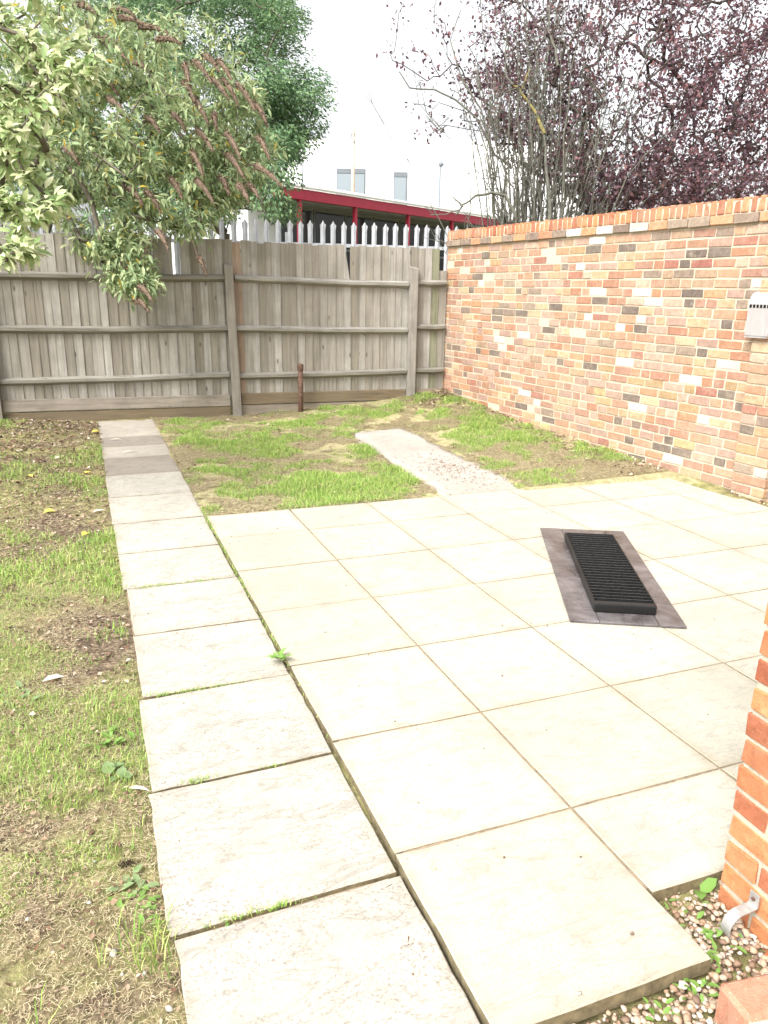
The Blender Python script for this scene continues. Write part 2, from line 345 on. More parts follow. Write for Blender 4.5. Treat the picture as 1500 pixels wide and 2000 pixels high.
GROUND = ground_mat('soil_and_moss', [(0.3, (0.03, 0.022, 0.016)), (0.48, (0.13, 0.095, 0.065)), (0.66, (0.36, 0.28, 0.19))], [(0.3, (0.10, 0.10, 0.04)), (0.52, (0.25, 0.24, 0.10)), (0.72, (0.46, 0.40, 0.21))], 0.42, 0.56)
LAWN = ground_mat('lawn_thatch', [(0.3, (0.20, 0.16, 0.09)), (0.48, (0.42, 0.35, 0.20)), (0.66, (0.56, 0.49, 0.31))], [(0.3, (0.19, 0.185, 0.085)), (0.52, (0.34, 0.305, 0.165)), (0.72, (0.50, 0.445, 0.275))], 0.38, 0.54)

# ------------------------------------------------------------------ plan of the garden (metres; patio top is z = 0)
WA = np.array([4.9, 4.2]); WB = np.array([4.44, 9.22])
WL = np.linalg.norm(WB - WA); WD = (WB - WA) / WL; WN = np.array([-WD[1], WD[0]])      # along the brick wall; towards the garden
def wallx(y): return 4.9 - (y - 4.2) * 0.46 / 5.02
def fency(x): return 9.45 - 0.04406 * (x + 0.78)
ROWS = [5.202, 4.687, 4.060, 3.453, 2.859, 2.260, 1.663, 1.286]
COLS = [0.702, 1.301, 1.901, 2.503, 3.129, 3.751, 4.379]
CUT = lambda y: 4.83 + (y - 5.23) * (0.05 / 1.08)           # patio edge cut along the wall
PATH_Y = [-0.22, 0.385, 0.99, 1.60, 2.208, 2.815, 3.41, 4.01, 4.60, 5.22, 5.90, 6.60, 7.27, 7.79, 8.28, 8.75, 9.28]
def gheight(x, y):
    x = np.asarray(x, float); y = np.asarray(y, float)
    gw = np.interp(y, [1, 4.2, 5.3, 6.3, 7.6, 8.4, 9.2, 10.5, 14], [-.03, -.01, .04, .09, .14, .21, .31, .30, 0.1])
    gp = np.interp(y, [-1, 4.5, 5.2, 6.5, 9.4, 14], [-.04, -.03, -.015, .0, .035, .03])
    gl = np.interp(y, [0, 5, 9.4, 14], [-.05, -.035, .09, .03])
    t = np.clip((x - .8) / 3.7, 0, 1) ** 2.2; t = t * np.clip((9 - x) / 3, 0, 1)
    z = gp * (1 - t) + gw * t
    l = np.clip((0.02 - x) / .9, 0, 1) * np.clip((x + 14) / 6, 0, 1)
    z = z * (1 - l) + gl * l
    z = z + (noise2(x, y, 1.4, 3) - 0.5) * 0.03 + (noise2(x, y, 6, 4) - 0.5) * 0.016
    inside = (x > 0.76) & (x < 4.72) & (y > 1.33) & (y < 5.14)
    inside |= (x > 0.15) & (x < 0.62) & (y < 9.2) & (y > -0.5)
    z = np.where(inside, np.minimum(z, -0.05), z)
    z = np.where((x > 2.60) & (x < 3.22) & (y > 5.1) & (y < 7.70), np.minimum(z, -0.03), z)
    z = np.where((x > 0.7) & (x < 3) & (y < 1.3) & (y > -2), -0.062, z)
    return z

# ------------------------------------------------------------------ ground sheet to the horizon
fx = np.concatenate([np.array([-600, -250, -100, -50, -25, -14, -9, -6.5]), np.arange(-5, 6.0, 0.07), np.array([6.5, 7.5, 9, 12, 16, 25, 50, 100, 250, 600])])
fy = np.concatenate([np.array([-300, -100, -40, -15, -6, -3]), np.arange(-1.5, 10.6, 0.07), np.array([11, 12, 14, 17, 22, 30, 45, 70, 120, 250, 600, 1200])])
GX, GY = np.meshgrid(fx, fy); GZ = gheight(GX, GY)
idx = np.arange(GX.size).reshape(GX.shape)
Q = np.stack([idx[:-1, :-1], idx[:-1, 1:], idx[1:, 1:], idx[1:, :-1]], -1).reshape(-1, 4)
ground_me = mesh_np('ground', np.stack([GX, GY, GZ], -1).reshape(-1, 3), Q=Q, smooth=True); ground_me.materials.append(GROUND); ground_me.materials.append(LAWN)
cx_ = (GX[:-1, :-1] + GX[1:, 1:]).ravel() / 2; cy_ = (GY[:-1, :-1] + GY[1:, 1:]).ravel() / 2
ground_me.polygons.foreach_set('material_index', ((cx_ > 0.4) & (cx_ < 4.9 - 0.0) & (cy_ > 4.9) & (cy_ < 9.2)).astype(np.int32))
ground = link('ground', ground_me); tag(ground, 'patchy soil and worn lawn of the garden', 'ground', kind='structure')

# ------------------------------------------------------------------ patio and path
EDGE = simple('mossy_slab_edge', (0.17, 0.14, 0.08), 0.95, 35, 0.45, 0.5)
def slab(name, poly, z, th, mat, parent, jit=0.0011, n=6, tilt=0.0007):
    poly = [np.array(p, float) for p in poly]; c = sum(poly) / len(poly); ring = []
    for i, p in enumerate(poly):
        q = poly[(i + 1) % len(poly)]
        for k in range(n):
            ring.append(p + (q - p) * (k / n) + RNG.normal(0, jit, 2))
    tx, ty = RNG.normal(0, tilt, 2)
    vs = []; m = len(ring)
    zz = lambda p: (z if not callable(z) else z(p[0], p[1])) + (p[0] - c[0]) * tx + (p[1] - c[1]) * ty
    for p in ring:
        d = (c - p) / np.linalg.norm(c - p); q = p + d * 0.004; vs.append((*q - np.array([0, 0]), zz(q)))
    for p in ring: vs.append((p[0], p[1], zz(p) - 0.003))
    for p in ring: vs.append((p[0], p[1], zz(p) - th))
    fs = [tuple(range(m))]
    for k in range(m):
        a = (k + 1) % m
        fs.append((k, m + k, m + a, a)); fs.append((m + k, 2 * m + k, 2 * m + a, m + a))
    me = bpy.data.meshes.new(name); me.from_pydata(vs, [], fs); me.update()
    me.polygons.foreach_set('material_index', [0] + [0, 1] * m)
    return link(name, me, [mat, EDGE], parent)
b = MB(); b.box(0.73, 4.70, 1.31, 5.17, -0.11, -0.005); b.box(0.73, 1.27, 1.09, 1.31, -0.11, -0.005)
patio = b.build('patio', BED); tag(patio, 'bedding of the cream slab patio', 'patio', kind='structure')
GAP = 0.0046
for r in range(7):
    y1, y0 = ROWS[r], ROWS[r + 1]
    for c in range(7):
        x0 = COLS[c]; x1 = COLS[c + 1] if c < 6 else None
        yy0 = 1.065 if (r == 6 and c == 0) else y0
        if x1 is not None: poly = [(x0 + GAP, yy0 + GAP), (x1 - GAP, yy0 + GAP), (x1 - GAP, y1 - GAP), (x0 + GAP, y1 - GAP)]
        else: poly = [(x0 + GAP, yy0 + GAP), (CUT(yy0), yy0 + GAP), (CUT(y1), y1 - GAP), (x0 + GAP, y1 - GAP)]
        slab('slab', poly, RNG.normal(0, 0.0005), 0.04 if not (r == 6 and c == 0) else 0.045, SLAB, patio)
path_z = lambda x, y: float(np.interp(y, [-1, 4.5, 5.6, 9.4], [-.015, -.012, .004, .042]))
b = MB()
for k in range(len(PATH_Y) - 1):
    ya, yb = PATH_Y[k] + (0.02 if k == 0 else 0), PATH_Y[k + 1] - (0.02 if k == len(PATH_Y) - 2 else 0); za, zb = path_z(0, ya) - .016, path_z(0, yb) - .016
    b.hexa([(0.10, ya, za - .08), (0.665, ya, za - .08), (0.665, yb, zb - .08), (0.10, yb, zb - .08), (0.10, ya, za), (0.665, ya, za), (0.665, yb, zb), (0.10, yb, zb)])
path = b.build('path', BED); tag(path, 'bedding of the straight slab path beside the patio', 'path', kind='structure')
for k in range(len(PATH_Y) - 1):
    y0, y1 = PATH_Y[k], PATH_Y[k + 1]; dx = RNG.normal(0, 0.006)
    mat = PSLAB
    if k in (11, 13): mat = DSLAB
    if k in (12, 14, 15): mat = MSLAB
    g = 0.0048 + abs(RNG.normal(0, 0.002)); sk = RNG.normal(0, 0.003)
    xl = 0.078 + dx + (0.02 if 5 <= k <= 8 else 0); xr = 0.6915 + dx * 0.3
    slab('slab', [(xl, y0 + g + sk), (xr, y0 + g - sk), (xr, y1 - g - sk), (xl, y1 - g + sk)], path_z, 0.045, mat, path, 0.0016, 9)
# worn concrete strip in the lawn
ys = np.linspace(5.215, 7.75, 40); ol = []; orr = []
jog_l = np.interp(ys, [5.2, 5.8, 5.82, 6.6, 6.62, 7.8], [0, 0.01, -0.02, -0.01, 0.01, 0.04]); jog_r = np.interp(ys, [5.2, 6.1, 6.13, 7.0, 7.03, 7.8], [0.03, 0.01, -0.05, -0.06, -0.03, -0.06])
for k, y in enumerate(ys):
    w = 0.014 if 0 < k < 39 else 0
    ol.append((2.55 + 0.03 * (y - 5.2) + jog_l[k] + RNG.normal(0, w), y)); orr.append((3.31 + jog_r[k] + 0.0 * y + RNG.normal(0, w), y))
vs = []; qs = []
for k in range(40):
    for q in range(9):
        f = q / 8; x = ol[k][0] * (1 - f) + orr[k][0] * f; y = ys[k] + RNG.normal(0, 0.004)
        if k == 39: y += RNG.normal(0, 0.02)
        edge = 0.006 if q in (0, 8) or k == 39 else 0
        vs.append((x, y, float(gheight(x, y)) * 0.0 + float(np.interp(y, [5.2, 6, 7.8], [.002, .03, .06])) + 0.02 * f * (y - 5.2) / 2.6 + RNG.normal(0, 0.0022) - edge))
nb = len(vs); vs += [(v[0], v[1], v[2] - 0.09) for v in vs]
for k in range(39):
    for q in range(8): qs.append((k * 9 + q, k * 9 + q + 1, (k + 1) * 9 + q + 1, (k + 1) * 9 + q))
rim = [q for q in range(9)] + [k * 9 + 8 for k in range(1, 40)] + [39 * 9 + q for q in range(7, -1, -1)] + [k * 9 for k in range(38, 0, -1)]
for k in range(len(rim)):
    a, c2 = rim[k], rim[(k + 1) % len(rim)]; qs.append((a, a + nb, c2 + nb, c2))
strip = link('concrete_strip', mesh_np('concrete_strip', vs, Q=qs), STRIP); tag(strip, 'worn rough concrete strip set in the lawn behind the patio', 'path', kind='structure')

# ------------------------------------------------------------------ garden brick wall
def brick_mesh(lx, ly, lz, seed, w=0.004):
    """brick lying along +x, outer face at y=0 (towards -y), depth ly to +y, from z=0 up"""
    rr = random.Random(seed)
    b = MB(); j = lambda k=0.0042: rr.uniform(-k, k)
    b.hexa([(j(), j(.0015), j()), (lx + j(), j(.0015), j()), (lx + j(), ly, j()), (j(), ly, j()), (j(), j(.0015), lz + j()), (lx + j(), j(.0015), lz + j()), (lx + j(), ly, lz + j()), (j(), ly, lz + j())])
    return bevel_mesh(b.mesh('brick'), w)
wall = empty('brick_wall', (WA[0], WA[1], 0), math.atan2(WD[1], WD[0]))      # local +x runs to the fence, local +y is the garden side
tag(wall, 'tall garden wall of mixed reclaimed orange bricks with upright coping', 'wall')
S0, S1 = -0.62, 5.06; TOPZ = 2.278; CP = 0.079; PIER0, PIER1 = 0.06, 0.365; PR = 0.045
DARK = [(2.31, 1.97), (1.14, 1.88), (1.18, 1.81), (0.87, 1.85), (1.04, 1.53), (1.93, 1.94), (1.02, 1.46), (1.54, 1.26), (0.82, 1.09), (1.56, 0.61), (0.37, 0.72), (0.35, 0.57), (1.71, 0.37), (0.98, 0.23), (1.18, 0.21), (0.49, 0.22), (2.3, 0.83), (2.63, 0.86), (2.85, 1.17), (3.82, 1.34), (3.9, 1.25), (4.22, 0.85), (3.51, 1.58), (2.8, 1.4), (3.47, 1.32), (4.25, 1.72), (4.22, 1.97), (3.15, 0.31), (3.3, 0.28), (1.77, 1.43), (2.09, 1.46), (2.72, 0.22), (1.56, 0.23), (3.91, 0.83)]
WHITE = [(2.32, 2.04), (0.43, 1.81), (2.11, 1.56), (1.94, 1.56), (2.43, 1.8), (3.35, 1.81), (1.58, 1.48), (1.22, 1.4), (2.3, 1.34), (1.18, 1.24), (1.61, 1.51), (4.49, 1.63), (0.99, 0.85), (1.04, 0.61), (1.55, 0.55), (2.04, 0.46), (0.13, 0.25), (0.38, 0.15), (3.34, 1.09), (3.79, 0.86), (3.69, 0.93), (4.01, 1.17), (1.57, 1.32), (3.0, 0.8), (3.3, 0.48), (0.82, 0.62), (0.82, 0.55), (2.67, 0.54), (0.44, 1.64)]
REDB = [(0.79, 1.78), (0.67, 1.96), (1.75, 1.79), (1.8, 1.57), (0.96, 1.56), (2.15, 1.33), (1.52, 1.21), (1.62, 1.04), (0.82, 0.77), (1.38, 0.85), (0.23, 0.66), (0.97, 0.38), (3.2, 1.88), (1.37, 1.79), (1.06, 1.79)]
YELB = [(2.46, 1.96), (1.94, 1.8), (2.08, 0.62), (1.9, 0.56), (1.58, 0.77), (1.39, 0.77), (1.21, 0.74), (2.01, 0.87), (1.03, 0.76)]
bricks = []       # (s, z, length, offset towards garden, material index)
zt = 2.082; nc = 29
for k in range(nc):
    z = zt - (k + 1) * CP
    segs = [(S0, PIER0, 0.0), (PIER0, PIER1, PR), (PIER1, S1, 0.0)]
    for (a, c, off) in segs:
        s = a - (RNG.random() * 0.15 if off == 0 and a == PIER1 and False else 0)
        first = True
        while s < c - 0.012:
            L = 0.108 if RNG.random() < 0.34 else 0.218
            if first and k % 2: L = 0.108
            if RNG.random() < 0.1: L = 0.16
            first = False
            L *= RNG.uniform(0.97, 1.03)
            if s + L > c - 0.055: L = c - s - 0.003
            elif off and c - s - L < 0.1: L = c - s - 0.003
            mid = RNG.choice(10, p=[.18, .25, .17, .19, .10, .015, .015, .02, .01, .05])
            # the far third is paler and pinker, the near part more orange
            f = (s + L / 2) / 5.0
            if RNG.random() < 0.35 * f and mid in (0, 1): mid = B_PI
            bricks.append([s, z, L, off, mid]); s += L + 0.0112
def setm(lst, mi):
    for (s, z) in lst:
        best = min(bricks, key=lambda q: abs(q[0] + q[2] / 2 - s) + 2.5 * abs(q[1] + 0.033 - z))
        best[4] = mi
setm(REDB, B_RD); setm(YELB, B_YE); setm(DARK, B_DK); setm(WHITE[::2], B_WH)
BH = CP - 0.0112; BD = 0.10
lens = [0.108, 0.16, 0.218]
BMESH = {L: [brick_mesh(L, BD, BH, 10 * i + k) for k in range(9)] for i, L in enumerate(lens)}
for L in BMESH:
    for me in BMESH[L]: me.materials.append(BR[0])
vis = sorted([q for q in bricks if q[0] >= PIER0 - 0.01 and q[1] > -0.09], key=lambda q: q[0])
near = vis[:300]; nearid = {id(q) for q in near}
def flip(o, s, off, z, L, ref):
    # mesh face looks to local -y; the garden is local +y, so turn by 180 degrees
    o.rotation_euler = (RNG.uniform(-.005, .005), RNG.normal(0, 0.005), math.pi)
    o.location = (s + L, off + RNG.uniform(-.0008, .0035), z); o.scale = (L / ref, 1, 1)
for q in near:
    ref = min(lens, key=lambda v: abs(v - q[2]))
    o = link('brick', BMESH[ref][random.randrange(9)], None, wall)
    flip(o, q[0], q[3], q[1], q[2], ref)
    o.material_slots[0].link = 'OBJECT'; o.material_slots[0].material = BR[q[4]]
far = MB()
def brick_into(mb, s, off, z, L, H, D, m, chip=0.0035):
    j = lambda: RNG.normal(0, 0.0024)
    x0, x1, y1, y0, z0, z1 = s + j(), s + L + j(), off + j(), off - D, z + j(), z + H + j(); w = chip
    vs = [(x0, y0, z0), (x1, y0, z0), (x1, y0, z1), (x0, y0, z1), (x0, y1 - w, z0), (x1, y1 - w, z0), (x1, y1 - w, z1), (x0, y1 - w, z1), (x0 + w, y1, z0 + w), (x1 - w, y1, z0 + w), (x1 - w, y1, z1 - w), (x0 + w, y1, z1 - w)]
    fs = [(0, 1, 2, 3), (1, 0, 4, 5), (2, 1, 5, 6), (3, 2, 6, 7), (0, 3, 7, 4), (5, 4, 8, 9), (6, 5, 9, 10), (7, 6, 10, 11), (4, 7, 11, 8), (9, 8, 11, 10)]
    mb.add(vs, [f[::-1] for f in fs], m)
for q in bricks:
    if id(q) not in nearid: brick_into(far, q[0], q[3], q[1], q[2], BH, BD, q[4])
# far end face towards the fence and the back of the wall
for k in range(nc): 
    z = zt - (k + 1) * CP
    far.box(S1 - 0.1, S1 - 0.0015, -0.212, -0.112, z, z + BH, int(RNG.integers(0, 5)))
o = far.build('brick', BR, wall); tag(o, 'brickwork of the far part of the wall', kind='stuff')
# projecting course (oversailing bricks) and coping on edge
s = S0; pm = {0.91: B_GB, 0.51: B_GB}
tgt = [(2.15, B_WH), (2.69, B_WH), (1.79, B_WH), (1.25, B_GB), (1.0, B_GB), (0.5, B_GB), (3.3, B_GB), (4.95, B_GB), (4.7, B_GB), (4.2, B_GB)]
while s < S1 - 0.02:
    L = 0.222 * RNG.uniform(.96, 1.04)
    if s + L > S1 - 0.06: L = S1 - s
    mi = int(RNG.choice([B_OR, B_SA, B_PO, B_GB, B_PI], p=[.3, .28, .14, .2, .08]))
    for (c0, m0) in tgt:
        if s <= c0 < s + L: mi = m0
    o = link('oversailing_brick', BMESH[0.218][random.randrange(5)], None, wall)
    flip(o, s, 0.028 + RNG.normal(0, .001), zt + 0.006, L - 0.009, 0.218); o.scale = ((L - 0.009) / 0.218, 1, 1.06)
    o.material_slots[0].link = 'OBJECT'; o.material_slots[0].material = BR[mi]
    s += L
CM = []
for k in range(6):
    rr = random.Random(k); b = MB(); bx = lambda: rr.uniform(-.004, .004)
    b.hexa([(bx(), bx(), 0), (.062 + bx(), bx(), 0), (.062 + bx(), .212, 0), (bx(), .212, 0), (bx() + .002, bx() + .004, .108 + bx()), (.060 + bx(), bx() + .004, .108 + bx()), (.060 + bx(), .208, .108 + bx()), (bx() + .002, .208, .108 + bx())])
    me = bevel_mesh(b.mesh('coping_brick'), 0.007, 2); me.materials.append(COPING); CM.append(me)
s = S0
while s < S1 - 0.05:
    o = link('coping_brick', CM[random.randrange(6)], None, wall); w = 0.066 * RNG.uniform(.9, 1.12)
    o.rotation_euler = (RNG.normal(0, 0.008), RNG.normal(0, 0.012), math.pi + RNG.normal(0, 0.012)); o.location = (s + w, 0.012 + RNG.normal(0, 0.003), zt + CP + 0.0015 + 0.004 + RNG.normal(0, 0.002)); o.scale = (w / 0.066, 1, 1.02)
    o.material_slots[0].link = 'OBJECT'; o.material_slots[0].material = COPING if RNG.random() < .72 else COPING2
    s += w + 0.0065
b = MB(); b.box(S0, S1 - 0.006, -0.205, -0.0045, -0.3, zt + CP); b.box(PIER0 + 0.008, PIER1 - 0.008, -0.05, PR - 0.0075, -0.3, zt - 0.004); b.box(S0, S1 - 0.006, -0.19, 0.003, zt + CP, zt + CP + 0.098)
b.build('mortar', MORTAR, wall)

# cigarette bin on the wall
cb = empty('wall_bin', (*(WA + WD * 0.31 + WN * 0.002), 1.255), math.atan2(WD[1], WD[0])); tag(cb, 'pale metal wall bin with a row of square holes on the brick wall', 'bin')
b = MB(); prof = [(0.0, 0.0), (0.085, 0.0), (0.085, 0.235), (0.075, 0.285), (0.05, 0.318), (0.0, 0.33)]
n = len(prof); vs = [(-0.10, y, z) for y, z in prof] + [(0.10, y, z) for y, z in prof]
b.add(vs, [tuple(range(n)), tuple(range(2 * n - 1, n - 1, -1))] + [(k, n + k, n + (k + 1) % n, (k + 1) % n) for k in range(n)])
me = bevel_mesh(b.mesh('body'), 0.004); bm = bmesh.new(); bm.from_mesh(me); bmesh.ops.recalc_face_normals(bm, faces=bm.faces); bm.to_mesh(me); bm.free(); o = link('body', me, BINM, cb); o.location = (0, PR * 0 + 0.0, 0)
for k in range(6):
    b = MB(); b.box(-0.0095, 0.0095, 0.0855, 0.0875, 0.227, 0.251); o = b.build('hole', HOLE, cb); o.location = (0.076 - k * 0.0304, 0, -0.018)
b = MB(); b.box(-0.094, 0.094, 0.02, 0.0865, -0.012, -0.001); b.build('base_plate', GALV2, cb)

# ------------------------------------------------------------------ house corner at the right
HX, HY, HZ = 1.497, 1.25, -0.072
house = empty('house_wall', (HX, HY, HZ)); tag(house, 'corner of the red brick house wall with buff mortar', 'wall')
HM = {}
for L in (0.215, 0.1025):
    HM[L] = []
    for k in range(5):
        me = brick_mesh(L, 0.1025, 0.062, 500 + k + int(L * 1000), 0.0028); me.materials.append(HOUSE[0]); HM[L].append(me)
def hb(L, loc, rz, mi, nm='brick'):
    o = link(nm, HM[L][random.randrange(5)], None, house); o.location = loc; o.rotation_euler = (RNG.normal(0, .004), RNG.normal(0, .004), rz)
    o.material_slots[0].link = 'OBJECT'; o.material_slots[0].material = HOUSE[mi]
NCH = 33
for k in range(NCH):
    z = k * 0.0765 + 0.004; y = 0.0; first = True
    while y > -1.55:
        L = 0.1025 if (first and k % 2 == 0) else 0.215
        first = False
        # face looks to -x: brick runs along -y
        hb(L, (RNG.normal(0, .0015), y, z), -math.pi / 2, int(RNG.choice(3, p=[.33, .4, .27])))
        y -= L + 0.0105
    hb(0.215, (0.113 + 0.215, -0.0, z), math.pi, int(RNG.choice(3)))
b = MB(); b.box(0.006, 0.325, -1.62, -0.006, -0.1, NCH * 0.0765); b.build('mortar', MORTAR_H, house)

# pipe clip on the house wall
clip = empty('pipe_clip', (HX, 1.135, -0.012)); clip.scale = (1.3, 1.3, 1.15); tag(clip, 'grey metal pipe clip curving out from the foot of the house wall', 'pipe clip')
pts = [(-0.0035, 0.0, 0.072), (-0.0035, 0.0, 0.040)]
pts += [(-0.012, 0, 0.037)] + [(-0.034 - 0.034 * math.sin(a), 0.0, 0.036 * math.cos(a)) for a in np.linspace(0.15, math.pi - 0.15, 14)] + [(-0.012, 0, -0.037)]
pts += [(-0.0035, 0.0, -0.040), (-0.0035, 0.0, -0.066)]
P2 = [np.array(p) for p in pts]; vs = []; fs = []
for i, p in enumerate(P2):
    d = P2[min(i + 1, len(P2) - 1)] - P2[max(i - 1, 0)]; d /= np.linalg.norm(d); nn = np.array([d[2], 0, -d[0]]) * 0.0016
    for q in (p - nn, p + nn):
        for yy in (-0.011, 0.011): vs.append((q[0], yy, q[2]))
for i in range(len(P2) - 1):
    a = i * 4; c2 = a + 4
    for u, v in ((0, 1), (1, 3), (3, 2), (2, 0)): fs.append((a + u, a + v, c2 + v, c2 + u))
fs += [(0, 2, 3, 1), (len(vs) - 4, len(vs) - 3, len(vs) - 1, len(vs) - 2)]
me = bpy.data.meshes.new('strap'); me.from_pydata(vs, [], fs); me.update(); bm = bmesh.new(); bm.from_mesh(me); bmesh.ops.recalc_face_normals(bm, faces=bm.faces); bm.to_mesh(me); bm.free(); link('strap', me, GALV2, clip)
b = MB(); b.tube([(-0.009, 0, 0.058), (-0.003, 0, 0.058)], 0.004, 8); b.build('screw', RUST, clip)
tag(MB.build((lambda q: (q.tube([(1.47, 1.06, -.045), (1.485, 1.0, -.04), (1.49, .9, -.045), (1.48, .75, -.05)], .006, 8), q)[1])(MB()), 'cable', CABLE, None, True), 'orange cable lying on the gravel by the house wall', 'cable')

# low brick plinth at the lower right
pl = empty('brick_plinth', (1.222, 0.985, -0.06), math.radians(-9)); tag(pl, 'low crumbling brick plinth on the gravel beside the house', 'plinth')
PM = brick_mat('worn_brick', (0.50, 0.25, 0.15), (0.62, 0.5, 0.4))
for (x, y, L, dz, D) in ((0, -0.105, .26, 0, .10), (0, -0.32, .26, -.004, .20)):
    me = brick_mesh(L, D, 0.112, 900 + int(abs(y) * 100), 0.011); o = link('brick', me, PM, pl); o.location = (x, y, dz)
b = MB(); b.box(0.008, 0.25, -0.30, -0.01, 0, 0.103); b.build('mortar', MORTAR, pl)

# ------------------------------------------------------------------ slatted grate on its dark surround
E2 = np.array([-0.453, -0.8914]); ang = math.atan2(E2[1], E2[0])     # local x: along the grate, towards the camera
gr = empty('grate', (2.692, 3.389, 0.003), ang); tag(gr, 'black slatted metal grate on a dark mottled surround lying on the patio', 'grate')
HL, HW = 0.76, 0.277; bx0, bx1, by0, by1 = 0.064 - 0.585, 0.064 + 0.585, 0.0067 - 0.153, 0.0067 + 0.153
def plate(x0, x1, y0, y1, z=0.012):
    b = MB(); b.box(x0, x1, y0, y1, 0.0, z); link('surround_panel', bevel_mesh(b.mesh('surround_panel'), 0.002), SLATM, gr)
xm = 0.02; g = 0.0015
plate(-HL, xm - g, -HW, by0 + .01); plate(xm + g, HL, -HW, by0 + .01, 0.0125); plate(-HL, xm - g, by1 - .01, HW, 0.0125); plate(xm + g, HL, by1 - .01, HW)
plate(-HL, bx0 + .01, by0 + .013, by1 - .013, .0115); plate(bx1 - .01, HL, by0 + .013, by1 - .013, .0115)
ZT = 0.062
b = MB(); b.box(bx0 + .004, bx1 - .004, by0 + .004, by1 - .004, 0.006, 0.0235); b.build('tray', BLACK, gr)
for (y0, y1) in ((by0, by0 + .007), (by1 - .007, by1)):
    b = MB(); b.box(bx0, bx1 - .01, y0, y1, .0135, ZT); link('side_rail', bevel_mesh(b.mesh('side_rail'), .0015), BLACK, gr)
for (x0, x1, nm) in ((bx0 + .0005, bx0 + .008, 'end_rail'), (bx1 - .032, bx1, 'front_rail')):
    b = MB(); b.box(x0, x1, by0 + .0005, by1 - .0005, .014, ZT - .001); link(nm, bevel_mesh(b.mesh(nm), .006 if nm[0] == 'f' else .002, 2), BLACK, gr)
b = MB(); b.hexa([(-.0085, by0 + .006, .028), (-.0055, by0 + .006, .027), (-.0055, by1 - .006, .027), (-.0085, by1 - .006, .028), (.0035, by0 + .006, ZT - .002), (.0075, by0 + .006, ZT - .002), (.0075, by1 - .006, ZT - .002), (.0035, by1 - .006, ZT - .002)])
sm = bevel_mesh(b.mesh('slat'), .001); sm.materials.append(SLATB)
for k in range(27):
    o = link('slat', sm, None, gr); o.location = (bx0 + 0.026 + k * (bx1 - bx0 - 0.068) / 26, 0, 0)

# ------------------------------------------------------------------ timber fence
fang = math.atan2(-0.04406, 1); f0 = np.array([-4.2, fency(-4.2)])
fence = empty('timber_fence', (f0[0], f0[1], 0), fang); tag(fence, 'weathered grey feather edge timber fence across the end of the garden', 'fence')
FL = (4.42 - f0[0]) / math.cos(fang)                                  # fence local x from 0 to FL, garden side is local -y
fxl = lambda x: (x - f0[0]) / math.cos(fang)
def px_to_f(px, z=1.5):
    # fence coordinate hit by the column px at the height of the rails
    best = min(np.linspace(0.5, FL, 1200), key=lambda q: abs(proj_px(q, z) - px)); return float(best)
def proj_px(q, z):
    p = np.array([f0[0] + q * math.cos(fang), f0[1] + q * math.sin(fang), z - EYE]); return 750 + FOC * (p @ RIGHT) / (p @ FWD)
gapx, wedgex, endx = px_to_f(351, 1.8), px_to_f(679, 1.8), px_to_f(860, 1.9)
p1, p2 = px_to_f(452, 1.0), px_to_f(800, 1.0); posts = [p1 - 2 * 2.62, p1 - 2.62, p1, p2]
posts = [p for p in posts if p > 0]
def board_mesh(w, h0, h1, lean, seed, cut=0.0):
    rr = random.Random(seed); t0, t1 = 0.018, 0.007; b = MB(); j = lambda k: rr.uniform(-k, k)
    # thick edge at +x overlaps the next board
    zs = np.linspace(h0, h1, 5); vs = []; n = len(zs)
    for i, z in enumerate(zs):
        f = i / (n - 1); bow = j(.0025) if 0 < i < n - 1 else 0; sx = lean * (z - h0); xr = w + sx - (cut * max(0, (z - 1.62)) / 0.45 if cut else 0)
        zz = z + (j(.006) if i == n - 1 else 0)
        vs += [(sx, -0.012 + bow, zz), (xr, -0.022 + bow, zz), (xr, -0.003 + bow, zz), (sx, -0.004 + bow, zz)]
    fs = [(0, 1, 2, 3)[::-1], tuple((n - 1) * 4 + k for k in range(4))]
    for i in range(n - 1):
        for k in range(4): fs.append((i * 4 + k, i * 4 + (k + 1) % 4, (i + 1) * 4 + (k + 1) % 4, (i + 1) * 4 + k))
    b.add(vs, fs); return b.mesh('board')
x = 0.0; k = 0
while x < FL - 0.03:
    w = RNG.uniform(0.084, 0.118)
    if p1 < x < p2: w *= 0.93
    if x + w > FL - 0.05: w = FL - x
    top = 2.062 + RNG.normal(0, 0.007); mat = WBOARD
    if x < p1: top += 0.018
    lean = RNG.normal(0, 0.0025) + (0.0 if x > p1 else -0.003)
    cut = 0.0
    if x < gapx < x + w: top = 1.66
    if x < wedgex < x + w: cut = 0.075
    if x < endx < x + w: top = 1.80; 
    if p1 + 0.03 < x < p1 + 0.13: mat = WORANGE
    if x > p2 + 0.1 and RNG.random() < .6: mat = WGREEN if x > p2 + .2 else WBOARD
    o = link('board', board_mesh(w + 0.007, 0.155 if x < p2 else 0.25, top, lean, k, cut), mat, fence); o.location = (x, RNG.normal(0, .0012), 0)
    x += w; k += 1
